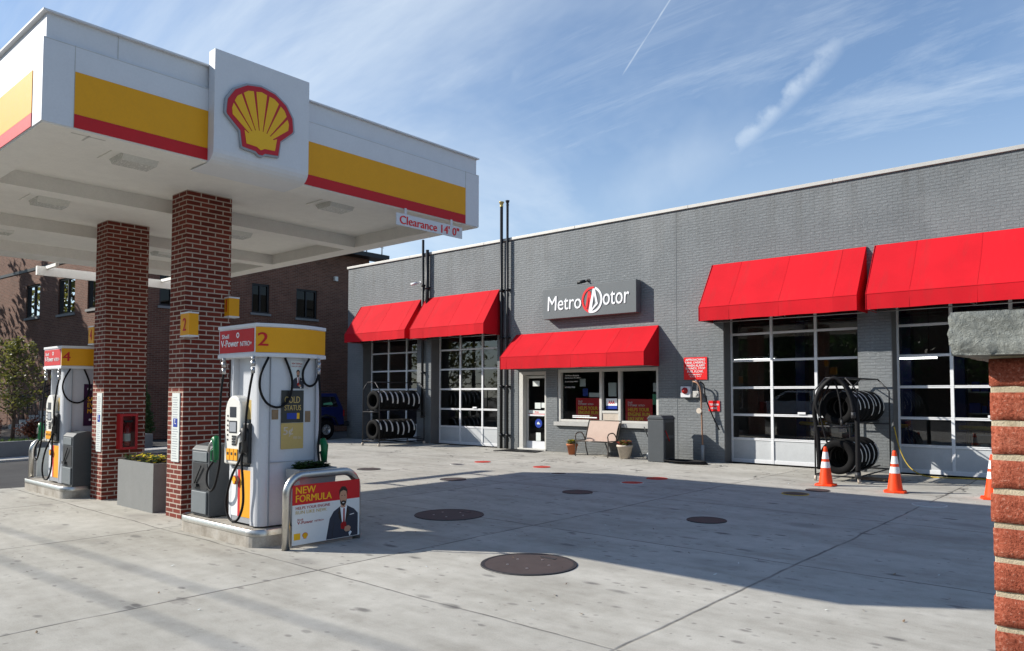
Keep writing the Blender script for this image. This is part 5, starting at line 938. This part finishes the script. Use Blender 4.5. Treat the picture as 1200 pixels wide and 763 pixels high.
solo('dolly_board', B().box(-4.6, -3.75, 15.7, 15.82, .03, .05).box(-4.5, -3.9, 15.55, 15.68, .02, .04), 'wood', (-4.2, 15.7, 0), 'pale plank on the ground beside the near tyre rack', 'plank')
solo('yellow_hose', B().curve([(-4.25, 17.2, 1.0), (-4.15, 17.25, .5), (-3.95, 17.2, .15), (-3.6, 17.0, .02), (-3.0, 17.05, .02), (-2.4, 17.2, .02), (-2.0, 17.1, .02)], .012), 'paint_yellow', (-3, 17.1, 0), 'thin yellow hose along the foot of the rightmost bay door', 'hose')

b = B(); R9 = random.Random(3)
for i in range(420):
    x, y = (R9.uniform(-16, 2), R9.uniform(1.5, 17.0)) if i % 3 else (R9.uniform(-14, -1), R9.uniform(15.5, 17.2))
    a = R9.uniform(0, 6.28); s_ = R9.uniform(.008, .024); d = Vector((math.cos(a), math.sin(a), .15)); e = Vector((-math.sin(a), math.cos(a), .1)); p = Vector((x, y, .008)); b.mat(R9.choice((0, 0, 1, 2))).add([p-d*s_, p+e*s_*.5, p+d*s_+Z_*.006, p-e*s_*.5], [(0, 1, 2, 3)])
tag(make('fallen_leaves', b, ['wood', 'bark', 'paper'], recalc=False), 'scattered tiny leaves and grit over the concrete', 'debris', None, 'stuff')
# ------------------------------------------------------------------ manholes
def manhole(x, y, r, ring_m, lb, lid='manhole', rr_in=.8, name='manhole_cover'):
    T = thing(name, (x, y, 0), lb, 'manhole cover', 'covers set in the concrete'); make('lid', B().lathe([(.0001, .008), (r*.93, .008)], (x, y, 0), 'z', 40, False), lid, T)
    make('ring', B().lathe([(r*.93, .002), (r*.93, .010), (r, .010), (r*1.01, .0)], (x, y, 0), 'z', 40, False), ring_m, T)
    q = B()
    if r > .3:
        q.box(x-.09, x+.09, y+r*.62, y+r*.62+.045, .0085, .012); make('lift_slot', q, 'dark_plastic', T); q = B()
        for a in range(5): t = a*1.2566+.3; q.cyl((x+math.cos(t)*r*.45, y+math.sin(t)*r*.45, .0082), .014, .003)
        make('bolt', q, 'alloy', T)
manhole(-4.75, 5.72, .475, 'trim', 'largest nearest dark cover at the edge of the shadow'); manhole(-7.5, 7.30, .48, 'trim', 'large dark cover in shade right of the advert')
manhole(-7.57, 10.42, .26, 'trim', 'small dark cover in the middle of the shade'); manhole(-4.6, 9.25, .26, 'trim', 'small dark cover in shade on the right'); manhole(-10.53, 10.35, .26, 'trim', 'small dark cover on the left edge of the shade'); manhole(-13.36, 10.5, .26, 'trim', 'small dark cover in sun right of pump two')
for x, y, r, a, c, lb in ((-10.78, 13.45, .20, 'paint_red', 'paint_red', 'solid red cover in front of the bench'), (-12.68, 13.48, .20, 'paint_red', 'paint_red', 'solid red cover in front of the shop door'), (-7.6, 13.15, .21, 'paint_red', 'paint_red', 'solid red cover at the shade edge right of the white ringed one'), (-7.58, 12.19, .22, 'paint_white', 'paint_red', 'red cover with a white ring'), (-4.68, 12.67, .22, 'paint_yellow', 'manhole', 'yellow ringed cover before the left cone'), (-4.56, 13.40, .2, 'trim', 'manhole', 'dark cover touching the foot of the left cone'), (-2.68, 12.75, .24, 'paint_white', 'kerb', 'pale ringed cover on the long joint'), (-12.7, 12.6, .16, 'paint_white', 'manhole', 'black and white cover in sun before the second bay door'), (-9.6, 12.55, .18, 'paint_white', 'manhole', 'black and white cover at the far edge of the shade')):
    manhole(x, y, r, a, lb, c)

# ------------------------------------------------------------------ blue off-road car
T = thing('parked_car', (-24, 14.9, 0), 'dark blue boxy off-road car parked at the end of the grey wall', 'car'); XS = -23.12; XW = 1.62
side = [(12.65, .55), (12.62, .95), (13.0, 1.05), (14.05, 1.12), (16.95, 1.12), (17.0, .55), (16.65, .50), (16.6, .62), (16.42, .82), (15.98, .82), (15.8, .62), (15.76, .42), (13.9, .42), (13.85, .62), (13.68, .82), (13.25, .82), (13.08, .62), (13.0, .5)]
make('body', B().prism(side, (XS-XW, 0, 0), Y_, Z_, X_, XW), 'jeep_blue', T, .02)
cab = [(14.05, 1.12), (14.5, 1.64), (14.7, 1.70), (16.7, 1.70), (16.95, 1.12)]
b = B(); 
inn = .12
def P3(y, z, s): return (XS-inn*(z-1.12)/.58*.8 if s else XS-XW+inn*(z-1.12)/.58*.8, y, z)
vs = [P3(y, z, s) for s in (0, 1) for y, z in cab]; n = len(cab); b.add(vs, [tuple(range(n)), tuple(range(2*n-1, n-1, -1))]+[(i, (i+1) % n, n+(i+1) % n, n+i) for i in range(n)]); make('cabin', b, 'jeep_blue', T, .015)
for q, nm in ((((14.35, 1.17), (14.62, 1.58), (15.15, 1.58), (15.15, 1.17)), 'w'), (((15.22, 1.17), (15.22, 1.58), (15.78, 1.58), (15.78, 1.17)), 'w'), (((15.95, 1.2), (15.95, 1.58), (16.62, 1.58), (16.72, 1.2)), 'w')):
    make('side_window', B().add([Vector(P3(y, z, 1))+Vector((.006, 0, 0)) for y, z in q], [(0, 1, 2, 3)]), 'car_glass', T)
make('fender_flare', B().tube([(XS+.01, 15.70, .55), (XS+.01, 15.84, .80), (XS+.01, 16.2, .90), (XS+.01, 16.56, .80), (XS+.01, 16.70, .52)], .04, 8).tube([(XS+.01, 12.98, .55), (XS+.01, 13.1, .80), (XS+.01, 13.46, .9), (XS+.01, 13.82, .8), (XS+.01, 13.95, .52)], .04, 8), 'trim', T)
make('bumper', B().box(XS-XW, XS+.02, 16.98, 17.2, .48, .66), 'trim', T, .02); make('bumper', B().box(XS-XW, XS+.02, 12.42, 12.62, .48, .68), 'trim', T, .02); make('roof_rack', B().tube([(XS-.25, 14.9, 1.76), (XS-.25, 16.6, 1.76)], .015, 6).tube([(XS-1.35, 14.9, 1.76), (XS-1.35, 16.6, 1.76)], .015, 6), 'trim', T)
make('tail_lamp', B().box(XS-.12, XS+.004, 16.94, 17.01, .85, 1.08), 'tail', T); make('door_handle', B().box(XS-.005, XS+.02, 15.0, 15.12, 1.03, 1.07), 'trim', T); make('side_sticker', B().quad(*[Vector(P3(y, z, 1))+Vector((.009, 0, 0)) for y, z in ((16.08, 1.28), (16.5, 1.28), (16.45, 1.38), (16.1, 1.34))]), 'sticker_green', T)
for y in (13.46, 16.2):
    for xx in (XS-.08, XS-XW+.08):
        Wh = make('wheel', B().lathe([(.19, -.10), (.30, -.11), (.35, -.09), (.365, -.05), (.365, .05), (.35, .09), (.30, .11), (.19, .10)], (xx, y, .365), 'x', 32), 'tyre', T)
        q = B().lathe([(.19, .08), (.20, .09), (.17, .09), (.15, .04), (.06, .05), (.05, .08), (.001, .08)], (xx, y, .365), 'x', 30); q.lathe([(.001, -.08), (.19, -.08)], (xx, y, .365), 'x', 30)
        for k in range(5): t = k*1.2566; q.prism([(-.025, .04), (.025, .04), (.03, .165), (-.03, .165)], (xx+.05, y, .365), Vector((0, math.cos(t), math.sin(t))), Vector((0, -math.sin(t), math.cos(t))), X_, .04)
        make('rim', q, 'alloy', Wh)

# ------------------------------------------------------------------ near brick pillar
PX, PY = -.2605, 1.765
T = thing('brick_pillar', (PX+.25, PY+.25, 0), 'near red brick pillar with rough stone cap at the right edge', 'pillar')
make('mortar_core', B().box(PX+.0035, PX+.50, PY+.0032, PY+.50, 0, 1.758), 'near_mortar', T, .002)
R = random.Random(5); b = B(); z = 1.754-.0585; k = 0
def brick_irreg(b, x0, x1, y0, y1, z0, z1):
    j = lambda: R.uniform(-.0012, .0012)
    nx = max(2, int((x1-x0)/.02)); nz = 4; ny = max(2, int((y1-y0)/.02))
    # lumpy brick: subdivided box
    vid = {}; vs = []; fs = []
    def V(i, jj, kk):
        key = (i, jj, kk)
        if key not in vid:
            p = Vector((x0+(x1-x0)*i/nx, y0+(y1-y0)*jj/ny, z0+(z1-z0)*kk/nz)); ct = Vector(((x0+x1)/2, (y0+y1)/2, (z0+z1)/2))
            e = (i in (0, nx))+(jj in (0, ny))+(kk in (0, nz)); d = noise.noise(p*38)*.0010+noise.noise(p*160)*.0007-(.0012 if e >= 2 else 0)
            dirv = Vector(((1 if i == nx else -1 if i == 0 else 0), (1 if jj == ny else -1 if jj == 0 else 0), (1 if kk == nz else -1 if kk == 0 else 0)))
            vid[key] = len(vs); vs.append(p+dirv*d)
        return vid[key]
    for i in range(nx):
        for jj in range(ny):
            for kk in (0, nz): fs.append((V(i, jj, kk), V(i+1, jj, kk), V(i+1, jj+1, kk), V(i, jj+1, kk)))
    for i in range(nx):
        for kk in range(nz):
            for jj in (0, ny): fs.append((V(i, jj, kk), V(i+1, jj, kk), V(i+1, jj, kk+1), V(i, jj, kk+1)))
    for jj in range(ny):
        for kk in range(nz):
            for i in (0, nx): fs.append((V(i, jj, kk), V(i, jj+1, kk), V(i, jj+1, kk+1), V(i, jj, kk+1)))
    b.add(vs, fs, True)
while z > -.01:
    o1 = R.uniform(-.002, .002)
    if k % 2 == 0: segs = [(0, .195), (.207, .402), (.414, .502)]; L2 = [(.10, .295), (.307, .498)]
    else: segs = [(0, .095), (.107, .302), (.314, .502)]; L2 = [(.2, .395), (.407, .498)]
    if z > .8 or True:
        for s0, s1 in segs: brick_irreg(b, PX+s0+o1, PX+s1, PY+R.uniform(-.001, .001), PY+.09, max(0, z), z+.0575)
        for s0, s1 in L2:
            b.box(PX+o1, PX+.09, PY+s0, PY+s1, max(0, z), z+.0575); b.box(PX+.414, PX+.504, PY+s0, PY+s1, max(0, z), z+.0575)
        b.box(PX, PX+.502, PY+.41, PY+.504, max(0, z), z+.0575) if False else None
    z -= .0677; k += 1
make('bricks', b, 'near_brick', T)
b = B(); x0, x1, y0, y1, z0, z1 = PX-.057, PX+.57, PY-.055, PY+.57, 1.7585, 1.845; nx, ny, nz = 220, 90, 30; vid = {}; vs = []; fs = []
def V(i, j, k):
    if (i, j, k) in vid: return vid[(i, j, k)]
    fx, fy, fz = i/nx, j/ny, k/nz; p = Vector((x0+(x1-x0)*fx, y0+(y1-y0)*fy, z0+(z1-z0)*fz)); d = Vector(((1 if i == nx else -1 if i == 0 else 0), (1 if j == ny else -1 if j == 0 else 0), 0))
    vd = noise.voronoi(Vector((p.x*20+p.z*16, p.y*20, p.z*30)))[0]; nn = -.006*min(vd[0], .8)+.003*(vd[1]-vd[0])+noise.fractal(Vector((p.x*70, p.y*70, p.z*70)), .8, 2.2, 4)*.0015; rid = noise.noise(Vector((p.x*7, p.y*7, p.z*7)))*.005
    prof = -.006*max(0, .25-fz)*4-.003*max(0, fz-.9)*10
    p = p+d*(nn+rid+prof)
    if k == nz: p.z += noise.noise(p*9)*.0015
    vid[(i, j, k)] = len(vs); vs.append(p); return len(vs)-1
for i in range(nx):
    for j in range(ny):
        for k in (0, nz): fs.append((V(i, j, k), V(i+1, j, k), V(i+1, j+1, k), V(i, j+1, k)))
for i in range(nx):
    for k in range(nz):
        for j in (0, ny): fs.append((V(i, j, k), V(i+1, j, k), V(i+1, j, k+1), V(i, j, k+1)))
for j in range(ny):
    for k in range(nz):
        for i in (0, nx): fs.append((V(i, j, k), V(i, j+1, k), V(i, j+1, k+1), V(i, j, k+1)))
b.add(vs, fs, True); make('stone_cap', b, 'slate', T)

# ------------------------------------------------------------------ across the street: mirrored in the glass, and the wires whose shadows cross the lot
for y, lb in ((-5.0, 'overhead cable, nearer of two above the street'), (-4.35, 'overhead cable, farther of two above the street')):
    solo('overhead_cable', B().tube([(x, y+(x+8)*.062, 8.6-.25*math.cos((x-4)/28*math.pi)) for x in range(-40, 42, 2)], .020, 6), 'rubber', (0, y, 8.5), lb, 'cable', 'cables above the street')
for x in (-41, 41):
    T = thing('utility_pole', (x, -5, 0), 'wooden utility pole %s' % ('far left of the forecourt' if x < 0 else 'far right of the forecourt'), 'pole'); make('pole_shaft', B().tube([(x, -5+(x+8)*.062, 0), (x, -5+(x+8)*.062, 10)], [.16, .11], 12), 'bark', T); make('cross_arm', B().box(x-.06, x+.06, -6.2+(x+8)*.062, -3.4+(x+8)*.062, 8.2, 8.32), 'bark', T)
for i, x in enumerate(range(-44, 46, 9)):
    tree((x+random.uniform(-1, 1), -27+random.uniform(-1.5, 1.5), 0), 8+random.uniform(-1, 1.5), 3.6, '%s street tree from the left across the road' % ['first', 'second', 'third', 'fourth', 'fifth', 'sixth', 'seventh', 'eighth', 'ninth', 'tenth'][i], 60+i, 2600, .28, 'leaf_dark', .2, 'trees across the road', .15)
T = thing('terraced_house', (0, -34, 0), 'long brown brick terrace across the road', 'building'); b = B(); b.box(-60, 60, -44, -34, 0, 8.5); make('wall', b, 'brick_brown', T); b = B()
for k in range(24): b.box(-58+k*5, -56.6+k*5, -34.0, -33.95, 1, 2.8).box(-58+k*5, -56.6+k*5, -34.0, -33.95, 4.6, 6.3)
make('window', b, 'black_metal', T); make('roof', B().prism([(0, 8.5), (10.4, 8.5), (5.2, 11)], (-60.2, -44.2, 0), Y_, Z_, X_, 120.4), 'granite', T)
T = thing('parked_van', (-15, -11, 0), 'white pickup truck parked across the street', 'van'); x0 = -19.4
P = [(0, .5), (0, 1.15), (1.3, 1.25), (2.0, 1.85), (3.6, 1.88), (3.65, 1.25), (5.6, 1.25), (5.6, .5)]
make('body', B().prism(P, (x0, -12, 0), X_, Z_, Y_, 1.9), 'van', T, .04); make('side_window', B().prism([(1.55, 1.3), (2.1, 1.78), (2.7, 1.78), (2.7, 1.3)], (x0, -10.1, 0), X_, Z_, Y_, .01).prism([(2.8, 1.3), (2.8, 1.78), (3.5, 1.78), (3.5, 1.3)], (x0, -10.1, 0), X_, Z_, Y_, .01), 'black_metal', T); make('tail_lamp', B().box(x0+5.45, x0+5.61, -10.25, -10.09, .8, 1.15), 'tail', T)
for xx in (x0+1.0, x0+4.5):
    for yy in (-10.25, -11.85): Wh = make('wheel', B().lathe([(.2, -.1), (.34, -.11), (.38, -.06), (.38, .06), (.34, .11), (.2, .1)], (xx, yy, .38), 'y', 28), 'tyre', T); make('rim', B().lathe([(.2, -.09), (.001, -.05), (.001, .09), (.2, .09)], (xx, yy, .38), 'y', 28), 'alloy', Wh)
